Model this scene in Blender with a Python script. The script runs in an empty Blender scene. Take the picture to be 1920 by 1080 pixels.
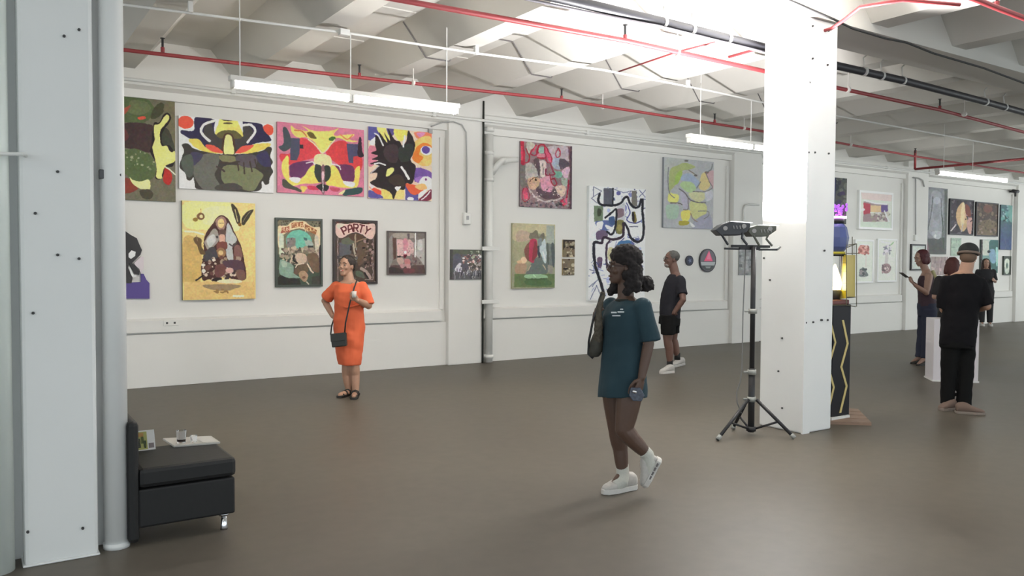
import bpy, bmesh, math, random
import numpy as np
from mathutils import Vector, Matrix, noise
C = bpy.context.scene.collection
scene = bpy.context.scene
# ------------------------------------------------------------------ camera
F_PX, YAW, PITCH, ROLL, CH = 1524.0, 0.587, 0.034, 0.005, 1.6
fwd_h = Vector((math.sin(YAW), math.cos(YAW), 0)); rgt_h = Vector((math.cos(YAW), -math.sin(YAW), 0)); UPV = Vector((0, 0, 1))
FW = (fwd_h*math.cos(PITCH) - UPV*math.sin(PITCH)).normalized()
U0 = (UPV*math.cos(PITCH) + fwd_h*math.sin(PITCH)).normalized()
cr, sr = math.cos(ROLL), math.sin(ROLL)
RV = rgt_h*cr + U0*sr; UV_ = U0*cr - rgt_h*sr
EYE = Vector((0, 0, CH))
camd = bpy.data.cameras.new('camera'); cam = bpy.data.objects.new('camera', camd); C.objects.link(cam)
camd.sensor_width = 36; camd.lens = F_PX/1920*36; camd.clip_start = 0.05; camd.clip_end = 200
M = Matrix((( RV.x, UV_.x, -FW.x, EYE.x), (RV.y, UV_.y, -FW.y, EYE.y), (RV.z, UV_.z, -FW.z, EYE.z), (0, 0, 0, 1)))
cam.matrix_world = M; scene.camera = cam
# ------------------------------------------------------------------ world, exposure
w = bpy.data.worlds.new('world'); scene.world = w; w.use_nodes = True
w.node_tree.nodes['Background'].inputs[0].default_value = (0.86, 0.95, 1.0, 1)
w.node_tree.nodes['Background'].inputs[1].default_value = 0.70
vs = scene.view_settings; vs.view_transform = 'Standard'; vs.look = 'None'; vs.gamma = 1; vs.use_curve_mapping = False; vs.exposure = 1.36
TUBE_STRENGTH = 14.0
SPOT_POWER = 105.0

# ------------------------------------------------------------------ pixel -> place helpers (a ray of the camera met with a real plane)
def ray(px, py): return FW + RV*((px-960)/F_PX) + UV_*((540-py)/F_PX)
def on_z(px, py, z=0.0):
    r = ray(px, py); return EYE + r*((z-CH)/r.z)
def on_y(px, py, y):
    r = ray(px, py); return EYE + r*(y/r.y)
def on_x(px, py, x):
    r = ray(px, py); return EYE + r*(x/r.x)
def at(px, py, d): return EYE + ray(px, py)*d
W = 10.904
# ------------------------------------------------------------------ materials
def lin(c):
    c = c/255.0
    return c/12.92 if c <= .04045 else ((c+.055)/1.055)**2.4
def rgb(c, k=1.0): return tuple(min(.95, lin(v)*k) for v in c)
MATS = {}
def mat(name, col, rough=.6, metal=0, var=0, scale=8, emit=None, es=0, bump=0, alpha=None, trans=0, spec=None, coat=0, ior=None):
    if name in MATS: return MATS[name]
    m = bpy.data.materials.new(name); m.use_nodes = True; nt = m.node_tree; b = nt.nodes['Principled BSDF']
    col4 = tuple(col)+(1,)
    b.inputs['Base Color'].default_value = col4; b.inputs['Roughness'].default_value = rough; b.inputs['Metallic'].default_value = metal
    if spec is not None: b.inputs['Specular IOR Level'].default_value = spec
    if trans: b.inputs['Transmission Weight'].default_value = trans
    if ior: b.inputs['IOR'].default_value = ior
    if coat: b.inputs['Coat Weight'].default_value = coat
    if emit: b.inputs['Emission Color'].default_value = tuple(emit)+(1,); b.inputs['Emission Strength'].default_value = es
    if var or bump:
        tc = nt.nodes.new('ShaderNodeTexCoord'); n = nt.nodes.new('ShaderNodeTexNoise'); n.inputs['Scale'].default_value = scale; n.inputs['Detail'].default_value = 6
        nt.links.new(tc.outputs['Object'], n.inputs['Vector'])
        if var:
            mx = nt.nodes.new('ShaderNodeMix'); mx.data_type = 'RGBA'
            mx.inputs[6].default_value = tuple(v*(1-var) for v in col)+(1,); mx.inputs[7].default_value = tuple(min(1, v*(1+var)) for v in col)+(1,)
            nt.links.new(n.outputs['Fac'], mx.inputs[0]); nt.links.new(mx.outputs[2], b.inputs['Base Color'])
        if bump:
            bp = nt.nodes.new('ShaderNodeBump'); bp.inputs['Strength'].default_value = bump; bp.inputs['Distance'].default_value = .01
            nt.links.new(n.outputs['Fac'], bp.inputs['Height']); nt.links.new(bp.outputs[0], b.inputs['Normal'])
    MATS[name] = m; return m
def vc_mat():
    if 'print' in MATS: return MATS['print']
    m = bpy.data.materials.new('print'); m.use_nodes = True; nt = m.node_tree; b = nt.nodes['Principled BSDF']
    a = nt.nodes.new('ShaderNodeVertexColor'); a.layer_name = 'Col'
    n = nt.nodes.new('ShaderNodeTexNoise'); n.inputs['Scale'].default_value = 40
    hs = nt.nodes.new('ShaderNodeHueSaturation'); mr = nt.nodes.new('ShaderNodeMapRange'); mr.inputs[3].default_value = .9; mr.inputs[4].default_value = 1.1
    tc = nt.nodes.new('ShaderNodeTexCoord'); nt.links.new(tc.outputs['Object'], n.inputs['Vector'])
    nt.links.new(n.outputs['Fac'], mr.inputs[0]); nt.links.new(mr.outputs[0], hs.inputs['Value'])
    nt.links.new(a.outputs['Color'], hs.inputs['Color']); nt.links.new(hs.outputs[0], b.inputs['Base Color'])
    b.inputs['Roughness'].default_value = .55; b.inputs['Specular IOR Level'].default_value = .3
    MATS['print'] = m; return m
K = 1.40   # albedo per displayed brightness on the lit wall
WALL = mat('wall paint', (.80, .79, .755), .62, var=.03, scale=1.3, bump=.12)
WALLC = mat('column paint', (.80, .81, .80), .55, var=.03, scale=2.5, bump=.2)
CEIL = mat('ceiling paint', (.64, .625, .58), .75, var=.06, scale=1.1, bump=.3)
PIPEW = mat('white pipe paint', (.78, .78, .75), .45)
REDP = mat('red pipe paint', (.27, .035, .040), .5)
BLK = mat('black metal', (.018, .018, .02), .45)
CHROME = mat('chrome', (.7, .7, .72), .15, 1)
DARKG = mat('dark iron', (.05, .05, .05), .6)
# ------------------------------------------------------------------ mesh helpers
class MB:
    def __init__(s): s.v = []; s.f = []; s.m = []; s.mi = 0
    def add(s, vs, fs):
        o = len(s.v); s.v += [tuple(v) for v in vs]; s.f += [tuple(i+o for i in f) for f in fs]; s.m += [s.mi]*len(fs); return s
    def box(s, a, b, rot=None, piv=None):
        x0, y0, z0 = a; x1, y1, z1 = b
        vs = [Vector(p) for p in ((x0,y0,z0),(x1,y0,z0),(x1,y1,z0),(x0,y1,z0),(x0,y0,z1),(x1,y0,z1),(x1,y1,z1),(x0,y1,z1))]
        if rot: vs = [rot @ (v-piv) + piv for v in vs]
        return s.add(vs, [(0,3,2,1),(4,5,6,7),(0,1,5,4),(1,2,6,5),(2,3,7,6),(3,0,4,7)])
    def loft(s, rings, n=16, cap=True, sq=1.0):
        vs = []
        for c, ax, ay in rings:
            for i in range(n):
                t = 2*math.pi*i/n; ct, st = math.cos(t), math.sin(t)
                if sq != 1.0: ct = math.copysign(abs(ct)**sq, ct); st = math.copysign(abs(st)**sq, st)
                vs.append(c + ax*ct + ay*st)
        fs = []
        for k in range(len(rings)-1):
            for i in range(n):
                j = (i+1) % n; fs.append((k*n+i, k*n+j, (k+1)*n+j, (k+1)*n+i))
        if cap:
            fs.append(tuple(range(n-1, -1, -1))); fs.append(tuple((len(rings)-1)*n+i for i in range(n)))
        return s.add(vs, fs)
    def tube(s, pts, r, n=10, cap=True):
        pts = [Vector(p) for p in pts]; rr = r if isinstance(r, (list, tuple)) else [r]*len(pts)
        rings = []; prev = None
        for i, p in enumerate(pts):
            d = (pts[min(i+1, len(pts)-1)] - pts[max(i-1, 0)]).normalized()
            if prev is None:
                ref = Vector((0,0,1)) if abs(d.z) < .9 else Vector((1,0,0)); ax = d.cross(ref).normalized()
            else:
                ax = (prev - d*prev.dot(d)).normalized()
            prev = ax; ay = d.cross(ax).normalized(); rings.append((p, ax*rr[i], ay*rr[i]))
        return s.loft(rings, n, cap)
    def blob(s, c, rx, ry, rz, n=14, m=9):
        """ellipsoid with axis VECTORS rx, ry, rz"""
        c = Vector(c); rings = []
        for k in range(m):
            t = math.pi*(k+.5)/m; rings.append((c - rz*math.cos(t), rx*math.sin(t), ry*math.sin(t)))
        return s.loft(rings, n)
    def prism(s, poly, dvec):
        n = len(poly); poly = [Vector(p) for p in poly]; dvec = Vector(dvec)
        return s.add(poly+[p+dvec for p in poly], [tuple(range(n-1,-1,-1)), tuple(range(n, 2*n))]+[(i,(i+1)%n,n+(i+1)%n,n+i) for i in range(n)])
    def build(s, name, mats, parent=None, smooth=False, bevel=0, origin=None):
        me = bpy.data.meshes.new(name)
        org = Vector(origin) if origin is not None else None
        vs = s.v if org is None else [tuple(Vector(v)-org) for v in s.v]
        me.from_pydata(vs, [], s.f)
        mats = mats if isinstance(mats, (list, tuple)) else [mats]
        for m in mats: me.materials.append(m)
        if len(mats) > 1: me.polygons.foreach_set('material_index', s.m)
        bm = bmesh.new(); bm.from_mesh(me); bmesh.ops.recalc_face_normals(bm, faces=bm.faces); bm.to_mesh(me); bm.free()
        if smooth: me.polygons.foreach_set('use_smooth', [True]*len(me.polygons))
        o = bpy.data.objects.new(name, me); C.objects.link(o)
        if org is not None: o.location = org
        if parent is not None:
            o.parent = parent; o.matrix_parent_inverse = parent_inv(parent)
        if bevel:
            b = o.modifiers.new('bevel', 'BEVEL'); b.width = bevel; b.segments = 2; b.limit_method = 'ANGLE'
        return o
def world_of(o):
    m = Matrix.LocRotScale(o.location, o.rotation_euler, o.scale)
    if o.parent: m = world_of(o.parent) @ o.matrix_parent_inverse @ m
    return m
def parent_inv(p): return world_of(p).inverted()
def tag(o, label=None, cat=None, group=None, kind=None):
    if label: o['label'] = label
    if cat: o['category'] = cat
    if group: o['group'] = group
    if kind: o['kind'] = kind
    return o
def empty(name, loc, label=None, cat=None, group=None, kind=None):
    o = bpy.data.objects.new(name, None); C.objects.link(o); o.location = loc; o.empty_display_size = .1
    return tag(o, label, cat, group, kind)
# ------------------------------------------------------------------ the shell
XL, XR, Y0 = -9.0, 27.6, -4.5
ZS, ZJ = 4.28, 3.92
fm = bpy.data.materials.new('floor concrete'); fm.use_nodes = True
nt = fm.node_tree; b = nt.nodes['Principled BSDF']; tc = nt.nodes.new('ShaderNodeTexCoord')
n1 = nt.nodes.new('ShaderNodeTexNoise'); n1.inputs['Scale'].default_value = .55; n1.inputs['Detail'].default_value = 5
n2 = nt.nodes.new('ShaderNodeTexNoise'); n2.inputs['Scale'].default_value = 9; n2.inputs['Detail'].default_value = 8
r1 = nt.nodes.new('ShaderNodeValToRGB'); r1.color_ramp.elements[0].position = .3; r1.color_ramp.elements[1].position = .72
r1.color_ramp.elements[0].color = (.098, .083, .065, 1); r1.color_ramp.elements[1].color = (.142, .124, .098, 1)
mx = nt.nodes.new('ShaderNodeMix'); mx.data_type = 'RGBA'; mx.blend_type = 'MULTIPLY'; mx.inputs[0].default_value = .35
r2 = nt.nodes.new('ShaderNodeValToRGB'); r2.color_ramp.elements[0].position = .3; r2.color_ramp.elements[0].color = (.72,.72,.72,1); r2.color_ramp.elements[1].position = .65
for n in (n1, n2): nt.links.new(tc.outputs['Object'], n.inputs['Vector'])
nt.links.new(n1.outputs['Fac'], r1.inputs[0]); nt.links.new(n2.outputs['Fac'], r2.inputs[0]); nt.links.new(r1.outputs[0], mx.inputs[6]); nt.links.new(r2.outputs[0], mx.inputs[7])
nt.links.new(mx.outputs[2], b.inputs['Base Color'])
mr = nt.nodes.new('ShaderNodeMapRange'); mr.inputs[3].default_value = .36; mr.inputs[4].default_value = .56
nt.links.new(n1.outputs['Fac'], mr.inputs[0]); nt.links.new(mr.outputs[0], b.inputs['Roughness'])
b.inputs['Specular IOR Level'].default_value = .35
tag(MB().box((XL, Y0, -.12), (XR, W+.2, 0)).build('floor', fm), kind='structure')

ceil = tag(MB().box((XL, Y0, ZS), (XR, W+.2, ZS+.2)).build('ceiling', CEIL), kind='structure')
XP0 = 1.56               # first joist seen
PITCHX = 5.9
JW, JT = .14, .44        # half widths of a joist: soffit, root
k = -7
while True:
    x = XP0 + PITCHX/4*k
    if x > XR-.5: break
    if x > XL+.5:
        prof = [(x-JT, ZS), (x-JW, ZJ), (x+JW, ZJ), (x+JT, ZS)]
        MB().prism([(a, 5.3, z) for a, z in prof], (0, W-5.3, 0)).build('joist', CEIL, ceil)
        MB().prism([(a, Y0, z) for a, z in prof], (0, 4.72-Y0, 0)).build('joist', CEIL, ceil)
    k += 1
MB().box((XL, 4.72, 3.84), (XR, 5.28, ZS)).build('girder', CEIL, ceil)
# formwork seams between the joists: thin ridges on the slab
for k in range(-3, 20):
    xa = XP0+PITCHX/4*k+JT; xb = XP0+PITCHX/4*(k+1)-JT
    for yy in (6.6, 8.0, 9.4):
        MB().box((xa+.02, yy-.012, ZS-.012), (xb-.02, yy+.012, ZS)).build('seam', CEIL, ceil)

wall = tag(MB().box((XL, W, 0), (XR, W+.2, ZS)).build('wall_back', WALL), kind='structure')
# pilasters
PIL = []
PD = .13
for (pa, pb, yy) in ((841, 903, 640), (1373, 1424, 600), (1700, 1738, 500), (1906, 1950, 500)):
    xa, xb = on_y(pa, yy, W-PD).x, on_y(pb, yy, W-PD).x; PIL.append((xa, xb))
PIL.insert(0, (PIL[0][0]-6.2, PIL[0][1]-6.2))
for xa, xb in PIL: MB().box((xa, W-PD, 0), (xb, W, ZS)).build('pilaster', WALL, wall, bevel=.008)
zg = on_y(574, 612.6, W-.05).z
segs = [(XL, PIL[0][0])] + [(PIL[i][1], PIL[i+1][0]) for i in range(len(PIL)-1)] + [(PIL[-1][1], XR)]
for xa, xb in segs:
    e = .16 if xb-xa > 2 else .02
    MB().box((xa, W-.05, 0), (xb, W, zg-.012)).build('lower_panel', WALL, wall, bevel=.004)
    p = [(xa+.03, W, zg+.012), (xa+.03, W-.085, zg+.012), (xa+.03, W-.085, zg+.155), (xa+.03, W-.02, zg+.18), (xa+.03, W, zg+.18)]
    MB().prism(p, (xb-xa-.12, 0, 0)).build('ledge', WALL, wall)
    MB().box((xb-.1, W-.035, zg+.18), (xb-.03, W, 3.45)).build('panel_frame', WALL, wall, bevel=.004)
    MB().prism([(xa, W, 3.56), (xa, W-.07, 3.56), (xa, W-.07, 3.66), (xa, W-.15, 3.70), (xa, W-.15, 3.83), (xa, W, 3.85)], (xb-xa, 0, 0)).build('wall_beam', WALL, wall)
wr = MB(); wr.box((XR, Y0, 0), (XR+.2, W+.2, .8)); wr.box((XR, Y0, 3.75), (XR+.2, W+.2, ZS))
for i in range(6): wr.box((XR, Y0+i*3.04, .8), (XR+.2, Y0+i*3.04+.4, 3.75))      # unseen end wall, tall openings added to bring daylight to the far right
tag(wr.build('wall_right', WALL), kind='structure')

# ------------------------------------------------------------------ columns
a, b_, c_ = on_z(1505, 814), on_z(1557, 804), on_z(1425, 797)
cx0, cx1, cy0 = a.x, b_.x, (a.y+b_.y)/2; cy1 = cy0 + .50
col_r = tag(MB().box((cx0, cy0, 0), (cx1, cy1, 3.84)).build('column', WALLC, bevel=.015), 'white square concrete column beside the tripod floodlight stand', kind='structure')
MB().box((cx0-.012, cy0-.012, 0), (cx0+.09, cy0+.006, 2.9)).build('corner_guard', WALLC, col_r)
for px, py in ((1523,49),(1553,58),(1523,110),(1551,122),(1517,155),(1515,286),(1527,286),(1553,288),(1510,605),(1524,604),(1539,600),(1551,600),(1545,470),(1540,600)):
    p = on_y(px, py, cy0-.001); MB().tube([p+Vector((0,-.012,0)), p], .009, 8).build('bolt_head', DARKG, col_r)
for px, py in ((1467,634),(1467,765),(1433,484),(1444,525),(1460,696)):
    p = on_x(px, py, cx0-.001); MB().tube([p+Vector((-.010,0,0)), p], .009, 8).build('bolt_head', DARKG, col_r)
# left column
l0, l1 = on_z(45, 1059), on_z(196, 1043)
ly = (l0.y+l1.y)/2
col_l = tag(MB().box((l0.x, ly, 0), (l1.x-.022, ly+.45, 3.84)).build('column', WALLC, bevel=.02), 'large white concrete column in the left foreground', kind='structure')
for px, py in ((120,68),(148,56),(108,478),(148,485),(62,587),(108,322),(155,990),(52,997),(66,400)):
    p = on_y(px, py, ly-.001); MB().tube([p+Vector((0,-.010,0)), p], .0075, 8).build('bolt_head', DARKG, col_l)
MB().box((l0.x-.40, ly+.16, 0), (l1.x+.10, ly+.45, 3.84)).build('column_back', WALLC, col_l)
MB().prism([(l0.x-.008, ly-.014, 0), (l1.x-.016, ly-.014, 0), (l1.x-.016, ly+.3, 0), (l0.x-.008, ly+.3, 0)], (0, 0, .012)).build('column_footing', WALLC, col_l, bevel=.006)
pc = on_z(219, 1040); pr = .062
pc.y = ly + .08
pc.x = on_y(219, 1040, pc.y).x
dp = empty('drain_pipe', (pc.x, pc.y, 0), 'white vertical drain pipe on the right edge of the left column', 'pipe')
MB().tube([(pc.x, pc.y, 0.0), (pc.x, pc.y, ZS)], pr, 28).build('pipe', WALLC, dp, smooth=True)
MB().tube([(pc.x, pc.y, 0.0), (pc.x, pc.y, .03)], pr+.006, 28).build('floor_collar', WALLC, dp, smooth=True)
q = at(193, 327, ray(193,327).length and 4.40)
MB().box((q.x-.02, q.y-.02, q.z-.025), (q.x+.025, q.y+.02, q.z+.025)).build('clamp', mat('galvanised', (.08,.08,.085), .45, .3), dp, bevel=.004)
MB().tube([(q.x+.03, q.y, q.z), (pc.x+pr*.6, pc.y-pr*.8, q.z)], .008, 8).build('clamp_bolt', MATS['galvanised'], dp)
x2 = on_y(-8, 1050, ly).x
dp2 = tag(MB().tube([(x2, ly+.02, 0), (x2, ly+.02, ZS)], .085, 28).build('drain_pipe', mat('pale green pipe paint', (.70,.76,.72), .5), smooth=True), 'wide pale vertical pipe cut by the left edge of the photo', 'pipe')
p0, p1 = on_y(-40, 288, ly-.10), on_y(50, 289, ly-.10)
rod = empty('conduit', p0, 'short white horizontal rod crossing the left column near the pale pipe', 'conduit')
MB().tube([p0, p1, p1+Vector((0,.10,0))], .009, 8).build('rod', PIPEW, rod)

# ------------------------------------------------------------------ vector painter: flat prints as vertex colours on the canvas
def smooth_poly(P, closed=True, n=5):
    P = np.array(P, float); m = len(P); out = []
    for i in range(m if closed else m-1):
        if closed: p0, p1, p2, p3 = P[i-1], P[i], P[(i+1)%m], P[(i+2)%m]
        else: p0, p1, p2, p3 = P[max(i-1,0)], P[i], P[i+1], P[min(i+2,m-1)]
        for j in range(n):
            t = j/n; out.append(.5*((2*p1)+(-p0+p2)*t+(2*p0-5*p1+4*p2-p3)*t*t+(-p0+3*p1-3*p2+p3)*t**3))
    if not closed: out.append(P[-1])
    return np.array(out)
def inpoly(x, y, P):
    c = np.zeros(x.shape, bool); n = len(P)
    for i in range(n):
        x0, y0 = P[i]; x1, y1 = P[(i+1)%n]
        if y0 == y1: continue
        c ^= ((y0 > y) != (y1 > y)) & (x < (x1-x0)*(y-y0)/(y1-y0)+x0)
    return c
def inline_(x, y, P, w):
    m = np.zeros(x.shape, bool)
    for (x0, y0), (x1, y1) in zip(P[:-1], P[1:]):
        dx, dy = x1-x0, y1-y0; L = dx*dx+dy*dy+1e-9
        t = np.clip(((x-x0)*dx+(y-y0)*dy)/L, 0, 1)
        m |= (x-x0-t*dx)**2+(y-y0-t*dy)**2 < w*w/4
    return m
def paint(x, y, bg, ops):
    """x,y sample positions in the drawing's own units -> rgb 0-255"""
    img = np.empty(x.shape+(3,)); img[:] = bg
    for op in ops:
        k, col = op[0], np.array(op[1], float)
        if k == 'p': m = inpoly(x, y, smooth_poly(op[2]))
        elif k == 'P': m = inpoly(x, y, np.array(op[2], float))
        elif k == 'l': m = inline_(x, y, smooth_poly(op[3], False, 4), op[2])
        elif k == 'L': m = inline_(x, y, op[3], op[2])
        elif k == 'e': m = ((x-op[2])/op[4])**2+((y-op[3])/op[5])**2 < 1
        elif k == 'g':     # vertical blend from the present colour to col between y0,y1
            t = np.clip((y-op[2])/(op[3]-op[2]), 0, 1)[..., None]; img[:] = img*(1-t)+col*t; continue
        elif k == 'n':     # scattered marks: seed, n, box, size, colours
            rnd = random.Random(op[2]); bx = op[4]; sz = op[5]; cols = op[6]; mode = op[7] if len(op) > 7 else 'b'
            for _ in range(op[3]):
                cx_, cy_ = rnd.uniform(bx[0], bx[2]), rnd.uniform(bx[1], bx[3]); cc = np.array(rnd.choice(cols), float); s = sz*rnd.uniform(.4, 1.3)
                if mode == 'b': mm = ((x-cx_)/(s*rnd.uniform(.5,1.2)))**2+((y-cy_)/(s*rnd.uniform(.5,1.2)))**2 < 1
                elif mode == 'v': mm = (abs(x-cx_) < s*.25) & (abs(y-cy_) < s*1.6)
                elif mode == 'l':
                    a_ = rnd.uniform(0, 6.28); mm = inline_(x, y, [(cx_, cy_), (cx_+s*3*math.cos(a_), cy_+s*3*math.sin(a_))], s*.35)
                else: mm = (abs(x-cx_) < s*.6) & (abs(y-cy_) < s*.6)
                img[mm] = cc
            continue
        elif k == 't':     # text: string, centre, height, arc rise, bold width
            txt, tx, ty, th, adv, rise, bw = op[2:9]; m = np.zeros(x.shape, bool); n = len(txt)
            for i, ch in enumerate(txt):
                o = (i-(n-1)/2); cx_ = tx+o*adv; cy_ = ty+rise*o*o; ang = math.atan(2*rise*o/adv)
                for st in GLYPH.get(ch, []):
                    pts = []
                    for gx, gy in st:
                        X_, Y_ = (gx-.5)*th*.62, (gy-.5)*th
                        pts.append((cx_+X_*math.cos(ang)-Y_*math.sin(ang), cy_+X_*math.sin(ang)+Y_*math.cos(ang)))
                    m |= inline_(x, y, pts, bw)
        img[m] = col
    return img
GLYPH = {'P': [[(0,1),(0,0),(.8,0),(1,.15),(1,.4),(.8,.55),(0,.55)]], 'A': [[(0,1),(.1,.1),(.5,0),(.9,.1),(1,1)],[(0,.6),(1,.6)]],
 'R': [[(0,1),(0,0),(.8,0),(1,.15),(1,.4),(.8,.52),(0,.52)],[(.5,.52),(1,1)]], 'T': [[(0,0),(1,0)],[(.5,0),(.5,1)]], 'Y': [[(0,0),(.5,.5),(1,0)],[(.5,.5),(.5,1)]],
 'O': [[(.1,0),(.9,0),(1,.1),(1,.9),(.9,1),(.1,1),(0,.9),(0,.1),(.1,0)]], 'L': [[(0,0),(0,1),(1,1)]], 'D': [[(0,0),(.7,0),(1,.25),(1,.75),(.7,1),(0,1),(0,0)]],
 'U': [[(0,0),(0,.9),(.2,1),(.8,1),(1,.9),(1,0)]], 'C': [[(1,.1),(.8,0),(.1,0),(0,.2),(0,.8),(.1,1),(.8,1),(1,.9)]], 'K': [[(0,0),(0,1)],[(1,0),(0,.5),(1,1)]],
 'S': [[(1,.1),(.8,0),(.1,0),(0,.2),(.1,.5),(.9,.5),(1,.7),(.9,1),(.1,1),(0,.9)]], 'E': [[(1,0),(0,0),(0,1),(1,1)],[(0,.5),(.8,.5)]], 'I': [[(.5,0),(.5,1)]], 'B': [[(0,0),(0,1),(.8,1),(1,.75),(.8,.5),(0,.5)],[(0,0),(.8,0),(.95,.25),(.8,.5)]],
 'N': [[(0,1),(0,0),(1,1),(1,0)]], 'W': [[(0,0),(.25,1),(.5,.3),(.75,1),(1,0)]]}
def vnoise(x, y, cell, seed):
    rs = np.random.RandomState(seed); g = rs.rand(97, 97); X = np.abs(x/cell); Y = np.abs(y/cell); i = X.astype(int); j = Y.astype(int); u = X-i; v = Y-j
    i0, i1, j0, j1 = i % 97, (i+1) % 97, j % 97, (j+1) % 97; u = u*u*(3-2*u); v = v*v*(3-2*v)
    return (g[j0,i0]*(1-u)+g[j0,i1]*u)*(1-v)+(g[j1,i0]*(1-u)+g[j1,i1]*u)*v-.5
def canvas_grid(name, parent, corners, ops, bg, org, sc, res=1.0, lift=.0, rough=1.0):
    """corners: photo px tl,tr,br,bl ; plane y=Yp"""
    Yp, cs = corners
    tl, tr, br, bl = [np.array(c, float) for c in cs]
    wpx = max(np.linalg.norm(tr-tl), np.linalg.norm(br-bl)); hpx = max(np.linalg.norm(bl-tl), np.linalg.norm(br-tr))
    nx, ny = max(12, int(wpx*res)), max(12, int(hpx*res))
    u, v = np.meshgrid(np.linspace(0, 1, nx+1), np.linspace(0, 1, ny+1))
    X0, X1, ZT, ZB = rect_of(Yp, cs)
    # pixel of every face centre, sampled 2x2 for soft edges
    acc = 0
    for du in (.25, .75):
        for dv in (.25, .75):
            uc = (np.arange(nx)+du)/nx; vc = (np.arange(ny)+dv)/ny; U, V = np.meshgrid(uc, vc)
            px = (1-U)*(1-V)*tl[0]+U*(1-V)*tr[0]+U*V*br[0]+(1-U)*V*bl[0]; py = (1-U)*(1-V)*tl[1]+U*(1-V)*tr[1]+U*V*br[1]+(1-U)*V*bl[1]
            wx = vnoise(px, py, 3.1, 5)*2.3+vnoise(px, py, 7.3, 6)*2.6; wy = vnoise(px, py, 3.3, 7)*2.3+vnoise(px, py, 7.7, 8)*2.6; wa = min(1, wpx/60)*rough   # a brushy, uneven edge to every shape
            acc = acc + paint((px+wx*wa-org[0])*sc, (py+wy*wa-org[1])*sc, bg, ops)
    img = acc/4
    br = 1+vnoise(px, py, 2.4, 11)*.26*rough+vnoise(px, py, 9, 12)*.22*rough
    img = np.clip(img*br[..., None]+np.stack([vnoise(px, py, 4.2, 13+c) for c in range(3)], -1)*20*rough, 0, 255)
    x = X0+u*(X1-X0); z = ZT+v*(ZB-ZT); y = np.full_like(x, Yp-lift)
    co = np.stack([x, y, z], -1).reshape(-1, 3)
    i0 = (np.arange(ny)[:, None]*(nx+1)+np.arange(nx)[None]).ravel()
    faces = np.stack([i0, i0+nx+1, i0+nx+2, i0+1], -1)
    me = bpy.data.meshes.new(name); me.from_pydata(co.tolist(), [], faces.tolist())
    s = img.reshape(-1, 3)/255.0
    l = np.where(s <= .04045, s/12.92, ((s+.055)/1.055)**2.4)*K; l = np.clip(l, .012, .9)
    ca = me.color_attributes.new('Col', 'FLOAT_COLOR', 'CORNER'); arr = np.ones((len(l)*4, 4)); arr[:, :3] = np.repeat(l, 4, axis=0)
    ca.data.foreach_set('color', arr.ravel()); me.materials.append(vc_mat())
    o = bpy.data.objects.new(name, me); C.objects.link(o); o.parent = parent; o.matrix_parent_inverse = parent_inv(parent)
    return o
def rect_of(Yp, cs):
    P = [on_y(c[0], c[1], Yp) for c in cs]
    return (P[0].x+P[3].x)/2, (P[1].x+P[2].x)/2, (P[0].z+P[1].z)/2, (P[3].z+P[2].z)/2
def artwork(name, label, cat, cs, ops, bg, org, sc, depth=.035, edge=(200,196,188), frame=None, fw=.02, group=None, wallY=W, inset=0, res=1.0, rough=.32):
    Yp = wallY-depth; X0, X1, ZT, ZB = rect_of(Yp, cs)
    t = empty(name, ((X0+X1)/2, wallY, ZB), label, cat, group)
    key = 'edge %d %d %d' % edge
    MB().box((X0, Yp, ZB), (X1, wallY-.001, ZT)).build('stretcher' if not frame else 'backing', mat(key, rgb(edge, K), .7), t)
    canvas_grid('canvas' if cat == 'painting' else 'print', t, (Yp, cs), ops, bg, org, sc, lift=.0015, res=res, rough=rough)
    if frame:
        fmn = mat('frame %d %d %d' % frame, rgb(frame, K), .4)
        for (a0, b0, a1, b1) in ((X0, ZT-fw, X1, ZT), (X0, ZB, X1, ZB+fw), (X0, ZB+fw, X0+fw, ZT-fw), (X1-fw, ZB+fw, X1, ZT-fw)):
            MB().box((a0, Yp-.014, b0), (a1, Yp-.001, b1)).build('frame_bar', fmn, t, bevel=.002)
    return t
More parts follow.
